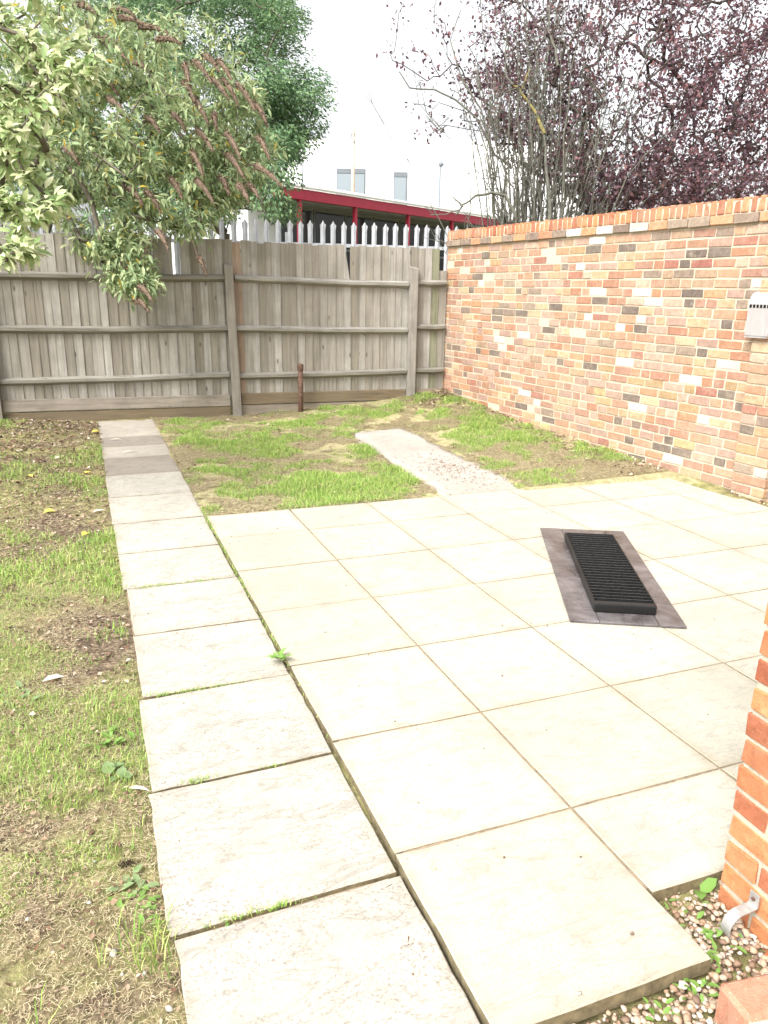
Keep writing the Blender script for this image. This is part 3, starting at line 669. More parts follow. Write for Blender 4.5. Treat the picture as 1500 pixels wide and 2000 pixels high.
def rail(xa, xb, za, zb, nm='rail'):
    # three-sided arris rail, sagging a little
    b = MB(); vs = []; fs = []; n = 7
    for i in range(n):
        f = i / (n - 1); z = za + (zb - za) * f - 0.012 * math.sin(f * math.pi) * RNG.uniform(.3, 1.2); xx = xa + (xb - xa) * f
        vs += [(xx, -0.024, z + 0.043 + RNG.normal(0, .002)), (xx, -0.083 + RNG.normal(0, .002), z + 0.020), (xx, -0.080, z - 0.012), (xx, -0.024, z - 0.043)]
    for i in range(n - 1):
        for q in range(4): fs.append((i * 4 + q, (i + 1) * 4 + q, (i + 1) * 4 + (q + 1) % 4, i * 4 + (q + 1) % 4))
    fs += [(0, 1, 2, 3), tuple((n - 1) * 4 + q for q in (3, 2, 1, 0))]
    b.add(vs, fs); return b.build(nm, WRAIL, fence)
ends = [0.0] + posts + [FL]
zr = {0: (.50, 1.075, 1.63), 1: (.50, 1.075, 1.635), 2: (.515, 1.085, 1.655), 3: (.53, 1.095, 1.665), 4: (.555, 1.115, 1.665)}
for i in range(len(ends) - 1):
    a = ends[i] + (0.052 if i else 0); c2 = ends[i + 1] - (0.052 if i < len(ends) - 2 else 0.012)
    jj = i + (5 - len(ends)) + 0
    for h in range(3):
        za = [.50, 1.072, 1.632][h]; zb = [.53, 1.075, 1.652][h]
        if i == len(ends) - 3: za, zb = [.513, 1.077, 1.655][h], [.535, 1.05, 1.615][h]
        if i == len(ends) - 2: za, zb = [.548, 1.10, 1.645][h], [.545, 1.095, 1.645][h]
        rail(a, c2, za, zb)
for i, p in enumerate(posts):
    b = MB(); w = 0.050; h = 1.80 if p != p2 else 1.82
    lx = {p1: -0.052, p2: 0.008}.get(p, 0.0); ly = 0.0
    b.hexa([(-w, -.118, -.15), (w, -.118, -.15), (w, -.0245, -.15), (-w, -.0245, -.15), (-w + lx, -.118, h), (w + lx, -.118, h - .012), (w + lx, -.0245, h + .014), (-w + lx, -.0245, h + .02)])
    o = link('post', bevel_mesh(b.mesh('post'), .005), WPOST, fence); o.location = (p + (0.03 if p == p1 else 0), -0.0005, 0)
for i in range(len(ends) - 1):
    a = ends[i] + (0.053 if i else 0); c2 = ends[i + 1] - (0.053 if i < len(ends) - 2 else 0.012)
    if i == len(ends) - 3: a += .03
    if i == len(ends) - 4: c2 += .0
    hs_ = [(0.17, 0.305), (0.02, 0.160)] if i >= len(ends) - 3 else [(0.165, 0.30), (-0.02, 0.15)]
    for (z0, z1) in hs_:
        dz = RNG.normal(0, .004); yb = -0.050 if z0 > .1 else -.043
        b = MB(); b.hexa([(a, yb, z0), (c2, yb, z0 + dz), (c2, -.0245, z0 + dz), (a, -.0245, z0), (a, yb, z1), (c2, yb, z1 + dz), (c2, -.0245, z1 + dz), (a, -.0245, z1)])
        link('gravel_board', bevel_mesh(b.mesh('gravel_board'), .003), WGRAVEL, fence)

# rusty stand pipe in front of the fence
pp = onz(581, 808, 0.03); pipe = empty('iron_pipe', (pp[0], pp[1] - 0.16, 0.0)); tag(pipe, 'rusty capped iron pipe standing in the grass before the fence', 'pipe')
b = MB(); b.tube([(0, 0, -.1), (.002, 0, .3), (0.004, 0, .60)], .032, 14); b.build('tube', RUST, pipe, True)
b = MB(); b.tube([(0.004, 0, .59), (0.004, 0, .655)], .039, 14); b.tube([(0.004, 0, .655), (0.004, 0, .667)], [.034, .028], 14); b.build('cap', RUST, pipe)

# ------------------------------------------------------------------ palisade fence behind
q0, q1 = np.array([2.013, 11.016]), np.array([4.869, 10.568]); qd = (q1 - q0) / np.linalg.norm(q1 - q0)
pal = empty('palisade_fence', (q0[0], q0[1], 0), math.atan2(qd[1], qd[0])); tag(pal, 'galvanised steel palisade fence with pointed pales behind the timber fence', 'fence')
prof = [(-.034, 0), (-.020, -.002), (-.009, -.016), (.009, -.016), (.020, -.002), (.034, 0)]
tops = [2.40, 2.425, 2.455, 2.455, 2.425, 2.40]
vs = []; T = 0.003
for lev in range(3):
    for layer in (0, T):
        for i, (x, y) in enumerate(prof):
            z = (0.08, 2.33, tops[i])[lev]; sx = 1.0; yy = y + layer
            if lev == 2:
                sx = (1.25, .95, .45, .45, .95, 1.25)[i]; yy += (-.012, -.006, 0, 0, -.006, -.012)[i]
            vs.append((x * sx, yy, z))
n = len(prof); fs = []
ix = lambda lev, lay, i: lev * 2 * n + lay * n + i
for lev in range(2):
    for i in range(n - 1):
        fs.append((ix(lev, 0, i), ix(lev, 0, i + 1), ix(lev + 1, 0, i + 1), ix(lev + 1, 0, i))); fs.append((ix(lev, 1, i + 1), ix(lev, 1, i), ix(lev + 1, 1, i), ix(lev + 1, 1, i + 1)))
    for i in (0, n - 1): fs.append((ix(lev, 0, i), ix(lev, 1, i), ix(lev + 1, 1, i), ix(lev + 1, 0, i)))
for i in range(n - 1): fs.append((ix(2, 0, i), ix(2, 0, i + 1), ix(2, 1, i + 1), ix(2, 1, i)))
pm = bpy.data.meshes.new('pale'); pm.from_pydata(vs, [], fs); pm.update(); pm.materials.append(GALV)
for k in range(-26, 24):
    o = link('pale', pm, None, pal); o.location = (k * 0.152 + 0.03, 0, RNG.normal(0, .004)); o.rotation_euler = (RNG.normal(0, .004), RNG.normal(0, .004), 0)
for z in (0.45, 2.12):
    b = MB(); b.box(-4.1, 3.7, .004, .049, z, z + .045); b.build('rail', GALV, pal)
for k in range(-2, 2):
    b = MB(); b.box(-.05, .05, .050, .15, -.1, 2.30); o = b.build('post', GALV, pal); o.location = (k * 2.74 + 0.8, 0, 0)

# ------------------------------------------------------------------ red trimmed building
a1, a2 = at(584, 368.7, 26), at(883, 415, 33); bd = (a2 - a1)[:2]; BL = np.linalg.norm(bd); bd /= BL
rb = empty('red_trimmed_building', (a1[0], a1[1], 0), math.atan2(bd[1], bd[0])); tag(rb, 'low building with deep red fascia, red posts and a pale roof', 'building')
FT = 4.84; X0, X1 = -1.2, 17.0
b = MB(); b.box(X0, X1, -.06, .10, FT - .34, FT); b.build('fascia', RED, rb)
b = MB(); b.hexa([(X0, -.10, FT + .002), (X1, -.10, FT + .002), (X1, 12, FT + 2.05), (X0, 12, FT + 2.05), (X0, -.10, FT + .07), (X1, -.10, FT + .07), (X1, 12, FT + 2.25), (X0, 12, FT + 2.25)]); rf = b.build('roof', ROOFW, rb)
b = MB(); b.hexa([(X0, -.12, FT + .07), (X1, -.12, FT + .07), (X1, .1, FT + .075), (X0, .1, FT + .075), (X0, -.1, FT + .12), (X1, -.1, FT + .12), (X1, .1, FT + .13), (X0, .1, FT + .13)]); b.build('roof_edge', ROOFW, rf)
b = MB(); b.box(X0 + .05, X1 - .05, .105, 1.2, FT - .40, FT - .01); b.build('soffit', FRAMEG, rb)
b = MB(); b.box(X0 + .1, X1 - .1, 1.4, 11, 0, FT - .02); b.build('wall', PANELW, rb)
def bx_px(px, y=0.0):
    return min(np.linspace(X0, X1, 1500), key=lambda q: abs(750 + FOC * ((np.array([a1[0] + q * bd[0], a1[1] + q * bd[1], FT - 1 - EYE]) @ RIGHT) / (np.array([a1[0] + q * bd[0], a1[1] + q * bd[1], FT - 1 - EYE]) @ FWD)) - px))
for px in (588, 696, 799, 884, 960):
    q = bx_px(px); b = MB(); b.box(-.06, .06, -.02, .12, 0, FT - .342); o = b.build('post', RED, rb); o.location = (q, 0.02, 0)
xs = np.arange(bx_px(590) + .2, X1 - 1.0, 1.75)
for i, x in enumerate(xs):
    b = MB(); b.box(x + .04, x + 1.71, 1.32, 1.385, .9, FT - .42); wn = b.build('window', FRAMEG, rb)
    b = MB(); b.box(x + .10, x + 1.65, 1.30, 1.325, .98, 3.0); b.build('pane', GLASSD, wn); b = MB(); b.box(x + .10, x + 1.65, 1.30, 1.325, 3.08, FT - .5); b.build('pane', GLASSD, wn)

# white block beyond and its windows
w1, w2 = at(657, 328, 60), at(796, 335, 60); wd = (w2 - w1)[:2]; wd /= np.linalg.norm(wd)
wb = empty('white_building', (w1[0], w1[1], 0), math.atan2(wd[1], wd[0])); tag(wb, 'plain white rendered block rising behind the red trimmed building', 'building')
b = MB(); b.box(-9, 20, 0, 14, 0, 12.9); b.build('wall', RENDERW, wb)
def wx(px): return (px - 657) / (796 - 657) * float(np.linalg.norm((w2 - w1)[:2]))
for (pa, pb, zt_) in ((657, 714, 10.75), (769, 796, 10.55)):
    xa, xb = wx(pa), wx(pb)
    b = MB(); b.box(xa, xb, -.05, .02, 7.4, zt_); wn = b.build('window', FRAMEG, wb)
    b = MB(); b.box(xa + .06, xb - .10, -.075, -.052, 7.5, zt_ - .40); b.build('pane', GLASSB, wn)
    b = MB(); b.box(xa + .02, xb - .02, -.085, -.052, zt_ - .36, zt_ - .04); b.build('blind_box', FRAMEG, wn)

# telegraph pole, lamp post, wires
tp = at(690, 248, 45); tele = empty('telegraph_pole', (tp[0], tp[1], 0)); tag(tele, 'tall brown telegraph pole carrying wires behind the red trimmed building', 'pole')
b = MB(); b.tube([(0, 0, 0), (0, 0, 6), (0, 0, tp[2])], [.15, .12, .10], 10); b.build('shaft', POLEW, tele, True)
b = MB(); b.box(-.02, .02, -.4, .4, tp[2] - .9, tp[2] - .8); b.box(-.10, .10, -.06, .06, tp[2] - .55, tp[2] - .35); b.build('fittings', FRAMEG, tele)
lp = at(860, 322, 40); lamp = empty('lamp_post', (lp[0], lp[1], 0)); tag(lamp, 'slim grey lamp post beside the plum tree behind the buildings', 'lamp post')
b = MB(); b.tube([(0, 0, 0), (0, 0, 4), (0, 0, lp[2])], [.09, .06, .05], 8); b.build('shaft', FRAMEG, lamp, True)
b = MB(); b.tube([(-.10, 0, lp[2] - .02), (.05, 0, lp[2] + .04), (.16, 0, lp[2] - .02)], [.06, .14, .07], 8); b.build('lamp_head', FRAMEG, lamp, True)
lp2 = at(590, 308, 38); mast = empty('thin_mast', (lp2[0], lp2[1], 0)); tag(mast, 'very thin grey mast beside the green tree crown', 'mast')
b = MB(); b.tube([(0, 0, 0), (0, 0, lp2[2])], [.05, .03], 6); b.build('shaft', FRAMEG, mast)
for nm, (pa, pb, lab) in enumerate((((595, 268, 46), (690, 259, 45), 'thin overhead wire from the telegraph pole towards the green tree'), ((690, 262, 45), (990, 300, 50), 'thin overhead wire from the telegraph pole towards the plum tree'))):
    A, B_ = at(*pa), at(*pb); pts = [A + (B_ - A) * f - np.array([0, 0, .5 * math.sin(f * math.pi)]) for f in np.linspace(0, 1, 9)]
    b = MB(); b.tube(pts, .008, 4); tag(b.build('overhead_wire', FRAMEG), lab, 'wire')

# ------------------------------------------------------------------ foliage
def leaves(P, D, Nn, L, Wd, fold=0.25, detail=False):
    """P base points, D axis, Nn rough normal; returns V, F"""
    n = len(P); D = D / np.linalg.norm(D, axis=1, keepdims=True)
    Sd = np.cross(D, Nn); Sd /= np.linalg.norm(Sd, axis=1, keepdims=True) + 1e-9; U = np.cross(Sd, D)
    L = np.broadcast_to(L, n)[:, None]; Wd = np.broadcast_to(Wd, n)[:, None]
    if not detail:
        V = np.stack([P, P + D * L * .45 + Sd * Wd * .5 + U * Wd * fold, P + D * L - U * L * .08, P + D * L * .45 - Sd * Wd * .5 + U * Wd * fold], 1).reshape(-1, 3)
        k = np.arange(n)[:, None] * 4
        F = np.concatenate([k + np.array([[0, 1, 2]]), k + np.array([[0, 2, 3]])], 1).reshape(-1, 3)
    else:
        m1 = P + D * L * .33; m2 = P + D * L * .7 - U * L * .06; tip = P + D * L - U * L * .18
        V = np.stack([P, m1, m2, tip, m1 + Sd * Wd * .46 + U * Wd * fold, m2 + Sd * Wd * .40 + U * Wd * fold, m1 - Sd * Wd * .46 + U * Wd * fold, m2 - Sd * Wd * .40 + U * Wd * fold], 1).reshape(-1, 3)
        k = np.arange(n)[:, None] * 8
        T = [[0, 1, 4], [1, 2, 5], [1, 5, 4], [2, 3, 5], [0, 6, 1], [1, 7, 2], [1, 6, 7], [2, 7, 3]]
        F = np.concatenate([k + np.array([t]) for t in T], 1).reshape(-1, 3)
    return V, F
def grow(nodes, parents, targets, base, wob=0.06, sag=0.0, up=0.3, block=None):
    """connect each target to the nearest wood already there; returns chains and node list"""
    nodes = [np.asarray(p, float) for p in nodes]; parents = list(parents); chains = []
    order = np.argsort(np.linalg.norm(targets - base, axis=1)); arr = np.array(nodes)
    tips = {}
    for ti in order:
        t = targets[ti]; d = np.linalg.norm(arr - t, axis=1); db = np.linalg.norm(arr - base, axis=1)
        cost = d + 0.25 * np.maximum(0, db - np.linalg.norm(t - base)) * 4 + 0.02 * db
        if block is not None: cost = cost + 6.0 * block(arr)
        j = int(np.argmin(cost)); a = arr[j]; span = np.linalg.norm(t - a); m = max(2, int(span / 0.22)); prev = j; chain = [j]; new = []
        bow = RNG.normal(0, wob * span, 3) + np.array([0, 0, up * 0.2 * span - sag * span])
        for q in range(1, m + 1):
            f = q / m; p = a + (t - a) * f + bow * math.sin(f * math.pi) + (RNG.normal(0, wob * .25, 3) if q < m else 0)
            nodes.append(p); parents.append(prev); prev = len(nodes) - 1; chain.append(prev); new.append(p)
        arr = np.vstack([arr, np.array(new)]); chains.append(chain); tips[ti] = prev
    return nodes, parents, chains, tips
def wood_mesh(nodes, parents, chains, r_tip, r_max, name, sides=5, power=0.45):
    cnt = np.zeros(len(nodes))
    for ch in chains: cnt[ch[-1]] += 1
    for i in range(len(nodes) - 1, -1, -1):
        if parents[i] is not None and parents[i] >= 0: cnt[parents[i]] += cnt[i]
    rad = np.clip(r_tip * np.maximum(cnt, 1) ** power, 0, r_max)
    mb = MB()
    for ch in chains:
        r = [rad[i] for i in ch]; r[0] = min(r[0], r[1] * 1.25); mb.tube([nodes[i] for i in ch], r, sides if r[1] > .02 else 4, False)
    return mb, rad
def ellipsoid_pts(n, c, r, shell=0.0):
    d = RNG.normal(size=(n, 3)); d /= np.linalg.norm(d, axis=1, keepdims=True)
    k = (shell ** 3 + (1 - shell ** 3) * RNG.random((n, 1))) ** (1 / 3); return np.asarray(c) + d * k * np.asarray(r), d

def tree(name, label, cat, root, skel_nodes, skel_par, targets, lv, mats, r_tip, r_max, base=None, wob=.06, sag=0.0, up=.3, group=None, power=.45, block=None):
    t = empty(name, tuple(root)); tag(t, label, cat, group)
    root = np.asarray(root, float); base = root if base is None else base
    nodes, par, chains, tips = grow(skel_nodes, skel_par, targets, base, wob, sag, up, block)
    sk = []; 
    ns = len(skel_nodes); kids = {}
    for i in range(1, ns): kids.setdefault(skel_par[i], []).append(i)
    for i in range(1, ns): sk.append([skel_par[i], i])
    mb, rad = wood_mesh(nodes, par, sk + chains, r_tip, r_max, name, power=power)
    me = mb.mesh('trunk', True); o = link('trunk', me, mats[0], t); me.transform(Matrix.Translation(Vector(-root)))
    V, F = lv(nodes, chains, tips); V = V - root
    o = link('crown', mesh_np('crown', V, F), mats[1], t)
    return t, nodes, chains

# --- buddleia arching over the fence (rooted between the two fences)
def px_cloud(n, cx, cy, rx, ry, d0, d1, rot=0.0):
    out = []
    while len(out) < n:
        u, v = RNG.uniform(-1, 1, 2)
        if u * u + v * v > 1: continue
        c, s = math.cos(rot), math.sin(rot); x = cx + rx * u * c - ry * v * s; y = cy + rx * u * s + ry * v * c
        depth = d0 + (d1 - d0) * (0.5 + RNG.uniform(-.5, .5))
        out.append(at(x, y, depth))
    return np.array(out)
root = np.array([-0.55, 10.15, 0.05])
tg = np.vstack([px_cloud(200, 260, 200, 250, 200, 8.1, 9.6), px_cloud(60, 60, 120, 220, 200, 7.9, 9.8), px_cloud(110, 425, 290, 110, 125, 8.2, 9.2), px_cloud(40, 215, 420, 120, 70, 7.95, 8.5), px_cloud(26, 240, 505, 62, 55, 7.85, 8.15), px_cloud(14, 275, 560, 30, 22, 7.8, 8.0), px_cloud(26, 130, 330, 120, 80, 8.0, 9.0), px_cloud(12, 380, 440, 40, 28, 8.1, 8.4), px_cloud(110, -260, 200, 260, 250, 6.6, 9.4), px_cloud(130, 150, 190, 230, 190, 7.2, 8.3), px_cloud(40, 330, 330, 150, 90, 7.9, 8.4)])  # cloud out of view at left and forward overhang added to shade the fence
sk = [root, root + (0.05, -.15, .9), root + (.2, -.4, 1.8), root + (-.2, -.2, 1.7), root + (.55, -.7, 2.7), root + (-.1, -.6, 2.9), root + (1.1, -.9, 3.1), root + (.35, -1.0, 3.5), root + (-.6, -.5, 2.9)]
skp = [-1, 0, 1, 1, 2, 3, 4, 4, 3]
def lv_bud(nodes, chains, tips):
    P = []; D = []; Nn = []
    for ch in chains[len(skp) * 0:]:
        pts = [nodes[i] for i in ch]
        ax = pts[-1] - pts[max(0, len(pts) - 3)]; ax = ax / (np.linalg.norm(ax) + 1e-9)
        for q in range(34):
            f = RNG.random() ** .8; k = f * (len(pts) - 1); i = min(int(k), len(pts) - 2); p = pts[i] + (pts[i + 1] - pts[i]) * (k - i)
            p = p + RNG.normal(0, .055, 3)
            side = RNG.normal(size=3); d = ax * .5 + side * .55 + np.array([.22, -.12, -.55])
            P.append(p); D.append(d); Nn.append(np.array([0, -.25, 1]) + RNG.normal(0, .35, 3))
    P, D, Nn = map(np.array, (P, D, Nn)); n = len(P); L = RNG.uniform(.055, .135, n)
    return leaves(P, D, Nn, L, L * RNG.uniform(.24, .34, n), .22, True)
bud, bn, bch = tree('buddleia', 'arching green buddleia with drooping brown flower spikes hanging over the timber fence', 'shrub', root, sk, skp, tg, lv_bud, [BARK, L_BUD], .004, .026, wob=.08, sag=.0, up=.8, power=.36, block=lambda a: (a[:, 2] < 2.45) & (a[:, 1] > 9.2))
# spent flower spikes: (px, py of the middle, length px, tilt from vertical)
SP = [(95, 90, 60, 50), (190, 75, 70, 48), (225, 95, 70, 45), (262, 45, 80, 72), (300, 60, 70, 78), (330, 82, 60, 80), (172, 20, 50, 60), (240, 25, 60, 75), (75, 190, 70, 40), (100, 200, 60, 42), (215, 170, 55, 45), (232, 215, 70, 40), (150, 150, 60, 60), (270, 130, 50, 70), (365, 145, 45, 15), (395, 140, 65, 40), (415, 125, 50, 42), (440, 140, 55, 35), (430, 175, 60, 40), (450, 180, 75, 30), (390, 215, 75, 32), (480, 190, 75, 34), (510, 225, 60, 30), (400, 275, 60, 38), (455, 285, 70, 30), (515, 290, 60, 28), (385, 320, 60, 25), (460, 325, 70, 35), (525, 345, 85, 52), (345, 370, 50, 30), (400, 375, 70, 38), (440, 365, 45, 25), (475, 378, 45, 35), (300, 395, 60, 35), (265, 385, 55, 40), (140, 305, 50, 42), (350, 240, 50, 35), (300, 245, 45, 42), (285, 575, 48, 40), (278, 598, 40, 50), (395, 520, 45, 25), (318, 470, 50, 30), (420, 240, 40, 10), (180, 115, 55, 35), (370, 180, 50, 30), (495, 375, 40, 40)]
for i, (px, py, ln, tl) in enumerate(SP):
    d = 7.72 + 0.2 * math.sin(i * 2.1); a = math.radians(tl); half = ln * .5 * .85
    A = at(px - math.sin(a) * half, py - math.cos(a) * half, d + .08); B_ = at(px + math.sin(a) * half, py + math.cos(a) * half, d - .06)
    mb = MB(); nn_ = 9; pts = []; rr = []
    for k in range(nn_):
        f = k / (nn_ - 1); pts.append(A + (B_ - A) * f + np.array([0, 0, .03 * math.sin(f * math.pi)])); rr.append(.026 * (1 - f) ** .5 * (0.7 + .6 * RNG.random()) * (0.55 if k == 0 else 1) + .005)
    mb.tube(pts, rr, 6)
    for q in range(190):
        f = RNG.random() ** 1.2; p = A + (B_ - A) * f + np.array([0, 0, .03 * math.sin(f * math.pi)]); r = (.038 * (1 - f) ** .6 + .006) * RNG.uniform(.5, 1.1)
        dv = RNG.normal(size=3); dv /= np.linalg.norm(dv); c2 = p + dv * r; e1 = RNG.normal(0, .0075, 3); e2 = RNG.normal(0, .0075, 3)
        mb.add([c2 - e1, c2 + e2, c2 + e1 + dv * .008, p + dv * r * .4], [(0, 1, 2), (0, 3, 1)])
    jn = min(bn, key=lambda w: np.linalg.norm(w - A)); mb.tube([jn, (jn + A) / 2 + np.array([0, 0, .03]), A], .004, 4)
    for v in range(len(mb.v)): mb.v[v] = tuple(np.array(mb.v[v]) - root)
    mb.build('flower_spike', SPIKE, bud)

# --- dense green tree behind the palisade
hr = at(430, 500, 13.0); hr[2] = 0.03
blobs = []
for (px, py, rx, ry, nb_) in ((440, 60, 140, 150, 34), (400, 230, 165, 130, 32), (520, 250, 70, 110, 20), (330, 360, 160, 80, 22), (480, 370, 80, 60, 14), (560, 170, 55, 40, 7), (300, 60, 150, 130, 18), (560, 415, 22, 18, 2), (605, 175, 20, 28, 3), (300, -120, 210, 120, 16), (450, -120, 100, 100, 12), (530, 40, 45, 70, 16), (380, -10, 140, 60, 22), (250, 10, 90, 70, 10), (210, 230, 160, 150, 26), (60, 150, 160, 150, 16), (130, 380, 150, 70, 14), (470, 120, 90, 90, 16), (565, 230, 40, 80, 10), (560, 310, 30, 50, 7)):
    blobs.append(px_cloud(nb_, px, py, rx, ry, 11.9, 14.2))
tg = np.vstack(blobs)
tk = [hr, hr + (0, 0, 1.2), hr + (.1, 0, 2.4), hr + (-.3, .1, 3.6), hr + (.5, .1, 3.4), hr + (-.1, 0, 4.8), hr + (.8, -.1, 4.6), hr + (-.9, 0, 4.3)]
tkp = [-1, 0, 1, 2, 2, 3, 4, 3]
def lv_horn(nodes, chains, tips):
    P = []; D = []; Nn = []
    cen = np.mean(tg, axis=0)
    for c in tg:
        n = 240; p, d = ellipsoid_pts(n, c, (.36, .36, .25), .35)
        # flat sprays: quantise height so that leaves sit in layers
        lay = np.round((p[:, 2] - c[2]) / .085) * .085 + c[2]; p[:, 2] = p[:, 2] * .35 + lay * .65 - .25 * np.sum((p[:, :2] - c[:2]) ** 2, axis=1)
        out = (p - c); out[:, 2] = 0; out += (c - cen) * .25; out /= np.linalg.norm(out, axis=1, keepdims=True) + 1e-6
        P.append(p); D.append(out + RNG.normal(0, .45, (n, 3)) + np.array([0, 0, -.35])); Nn.append(np.array([0, -.1, 1.0]) + RNG.normal(0, .35, (n, 3)))
    P = np.concatenate(P); D = np.concatenate(D); Nn = np.concatenate(Nn); L = RNG.uniform(.05, .085, len(P))
    return leaves(P, D, Nn, L, L * .55, .15)
tree('green_tree', 'dense dark green broadleaf tree behind the palisade fence', 'tree', hr, tk, tkp, tg, lv_horn, [BARK, L_HORN], .006, .16, up=.1)

# --- purple plum behind the wall
pr_ = at(1175, 470, 11.4); pr_[2] = 0.05
parts = [px_cloud(150, 1290, 150, 260, 260, 9.9, 12.8), px_cloud(70, 1410, 300, 150, 120, 9.9, 12.5), px_cloud(110, 1060, 130, 125, 180, 10.2, 12.4), px_cloud(70, 1450, 60, 150, 200, 10, 13), px_cloud(42, 1180, 320, 110, 90, 10.2, 12), px_cloud(20, 1000, 200, 60, 80, 10.4, 11.6), px_cloud(45, 1250, -60, 300, 120, 10, 13), px_cloud(30, 1560, 200, 80, 250, 10, 13), px_cloud(22, 1270, 390, 130, 30, 10.3, 11.8), px_cloud(60, 1330, 340, 190, 70, 10.0, 12.2), px_cloud(40, 1400, 180, 140, 120, 9.9, 12.5)]
outl = np.array([at(x + RNG.normal(0, 6), y + RNG.normal(0, 6), 10.6 + RNG.normal(0, .3)) for x, y in ((785, 20), (775, 65), (760, 105), (790, 130), (805, 190), (835, 215), (830, 260), (850, 250), (875, 80), (865, 70), (845, 115), (905, 120), (870, 150), (880, 45), (930, 130), (900, 185), (920, 70), (940, 60), (935, 15), (895, 140), (845, 160), (815, 95), (855, 25), (910, 235))])
tg_d = np.vstack(parts); tg_d = np.vstack([tg_d] + [tg_d + RNG.normal(0, .17, tg_d.shape) for _ in range(2)]); tg = np.vstack([tg_d, outl]); n_d = len(tg_d)
tk = [pr_, pr_ + (0, 0, .9), pr_ + (.05, 0, 1.7), pr_ + (.6, .1, 2.3), pr_ + (1.3, .1, 2.75), pr_ + (-.25, 0, 2.6), pr_ + (.3, .2, 3.0), pr_ + (-.5, .0, 3.5), pr_ + (.6, .2, 4.1), pr_ + (2.1, .1, 3.3), pr_ + (-1.0, -.1, 3.1), pr_ + (1.4, .2, 3.9)]
tkp = [-1, 0, 1, 2, 3, 2, 2, 5, 6, 4, 5, 6]
def lv_plum(nodes, chains, tips):
    P = []; D = []; Nn = []
    for ti, c in enumerate(tg):
        sparse = ti >= n_d
        n = 12 if sparse else int(RNG.integers(4, 26)); r = .09 if sparse else .11
        p = c + RNG.normal(0, r, (n, 3)) * np.array([1, 1, .8])
        P.append(p); D.append(RNG.normal(0, .7, (n, 3)) + np.array([0, 0, -.35])); Nn.append(RNG.normal(0, .7, (n, 3)) + np.array([0, 0, .8]))
    P = np.concatenate(P); D = np.concatenate(D); Nn = np.concatenate(Nn); L = RNG.uniform(.045, .085, len(P))
    return leaves(P, D, Nn, L, L * .58, .15)
tree('purple_plum_tree', 'purple leaved plum tree spreading above the brick wall', 'tree', pr_, tk, tkp, tg, lv_plum, [BARK_P, L_PLUM], .0042, .14, wob=.11, up=.2, power=.42)

# --- multi-stemmed bare bush in front of the plum
bb = at(1045, 470, 10.25); bb[2] = 0.05
bush = empty('bare_stemmed_bush', tuple(bb)); tag(bush, 'bare grey many stemmed bush rising behind the brick wall', 'bush')
stems = []
for k in range(110):
    px0 = 1048 + RNG.normal(0, 46); fan = (px0 - 1042) / 75
    px1 = px0 + fan * RNG.uniform(40, 120) + RNG.normal(0, 28); py1 = RNG.uniform(-60, 260) if k % 4 else RNG.uniform(200, 360)
    dd = 10.25 + RNG.normal(0, .2)
    A = at(px0, 500, dd); A[2] = .03; A[:2] = bb[:2] + (A[:2] - bb[:2]) * .8; K = at(px0, 420, dd); T_ = at(px1, py1, dd + RNG.normal(0, .4))
    stems.append((A, K, T_))
for si, (A, K, T_) in enumerate(stems):
    mb = MB(); n = 11; pts = []
    bow = RNG.normal(0, .10, 3); kink = RNG.normal(0, .026, (n, 3))
    for q in range(n):
        f = q / (n - 1); p = (1 - f) ** 2 * A + 2 * f * (1 - f) * K + f * f * T_ + bow * math.sin(f * 6.3) + kink[q]
        pts.append(p)
    r0 = RNG.uniform(.009, .026); mb.tube(pts, [r0 * (1 - .8 * q / (n - 1)) for q in range(n)], 5, False)
    for q in range(int(RNG.integers(3, 8))):
        i = int(RNG.integers(4, n)); d = pts[i] - pts[i - 1]; d /= np.linalg.norm(d); ln = RNG.uniform(.18, .6); sd = RNG.normal(0, .5, 3); e1 = pts[i] + (d * .75 + sd) * ln * .5; e2 = e1 + (d * .8 + sd * .7 + RNG.normal(0, .35, 3)) * ln * .5
        mb.tube([pts[i], e1, e2], [.006, .0045, .0028], 4, False)
        for w in range(2): mb.tube([e1, e1 + (d + RNG.normal(0, .6, 3)) * ln * .4], [.0035, .002], 4, False)
    for v in range(len(mb.v)): mb.v[v] = tuple(np.array(mb.v[v]) - bb)
    mb.build('stem', BARK_G, bush, True)
def polyline(pxs, r, mat, nm, d):
    mb = MB(); pts = [at(x, y, d) - bb for x, y in pxs]; fine = []
    for a, c2 in zip(pts[:-1], pts[1:]):
        for f in (0, .33, .66): fine.append(a + (c2 - a) * f + RNG.normal(0, .006, 3))
    fine.append(pts[-1]); n = len(fine); mb.tube(fine, [r * (1 - .6 * i / n) for i in range(n)], 6, False); mb.build(nm, mat, bush, True)
polyline([(1062, 262), (1056, 240), (1047, 222), (1030, 195), (1014, 172), (1002, 166)], .026, LICHEN, 'lichen_branch', 9.95)
polyline([(1074, 430), (1070, 340), (1062, 262)], .03, BARK_G, 'branch', 9.95)
polyline([(1002, 166), (990, 150), (985, 120), (990, 70)], .016, BARK_G, 'branch', 9.95)
polyline([(1018, 174), (1035, 135)], .016, LICHEN, 'lichen_branch', 9.95)
polyline([(1012, 172), (975, 182)], .010, BARK_G, 'branch', 9.95)
polyline([(1090, 130), (1085, 95), (1070, 60), (1075, 0)], .02, BARK_G, 'branch', 9.95)
polyline([(1010, 430), (990, 385), (960, 375), (930, 382), (905, 402), (890, 420)], .024, BARK_G, 'branch', 9.9)
polyline([(905, 402), (885, 385)], .014, BARK_G, 'branch', 9.9)
polyline([(900, 408), (872, 418), (840, 420)], .010, BARK_G, 'branch', 9.9)
polyline([(1000, 330), (965, 300), (930, 230), (890, 195), (850, 175), (800, 170), (780, 140)], .018, BARK_G, 'branch', 10.4)
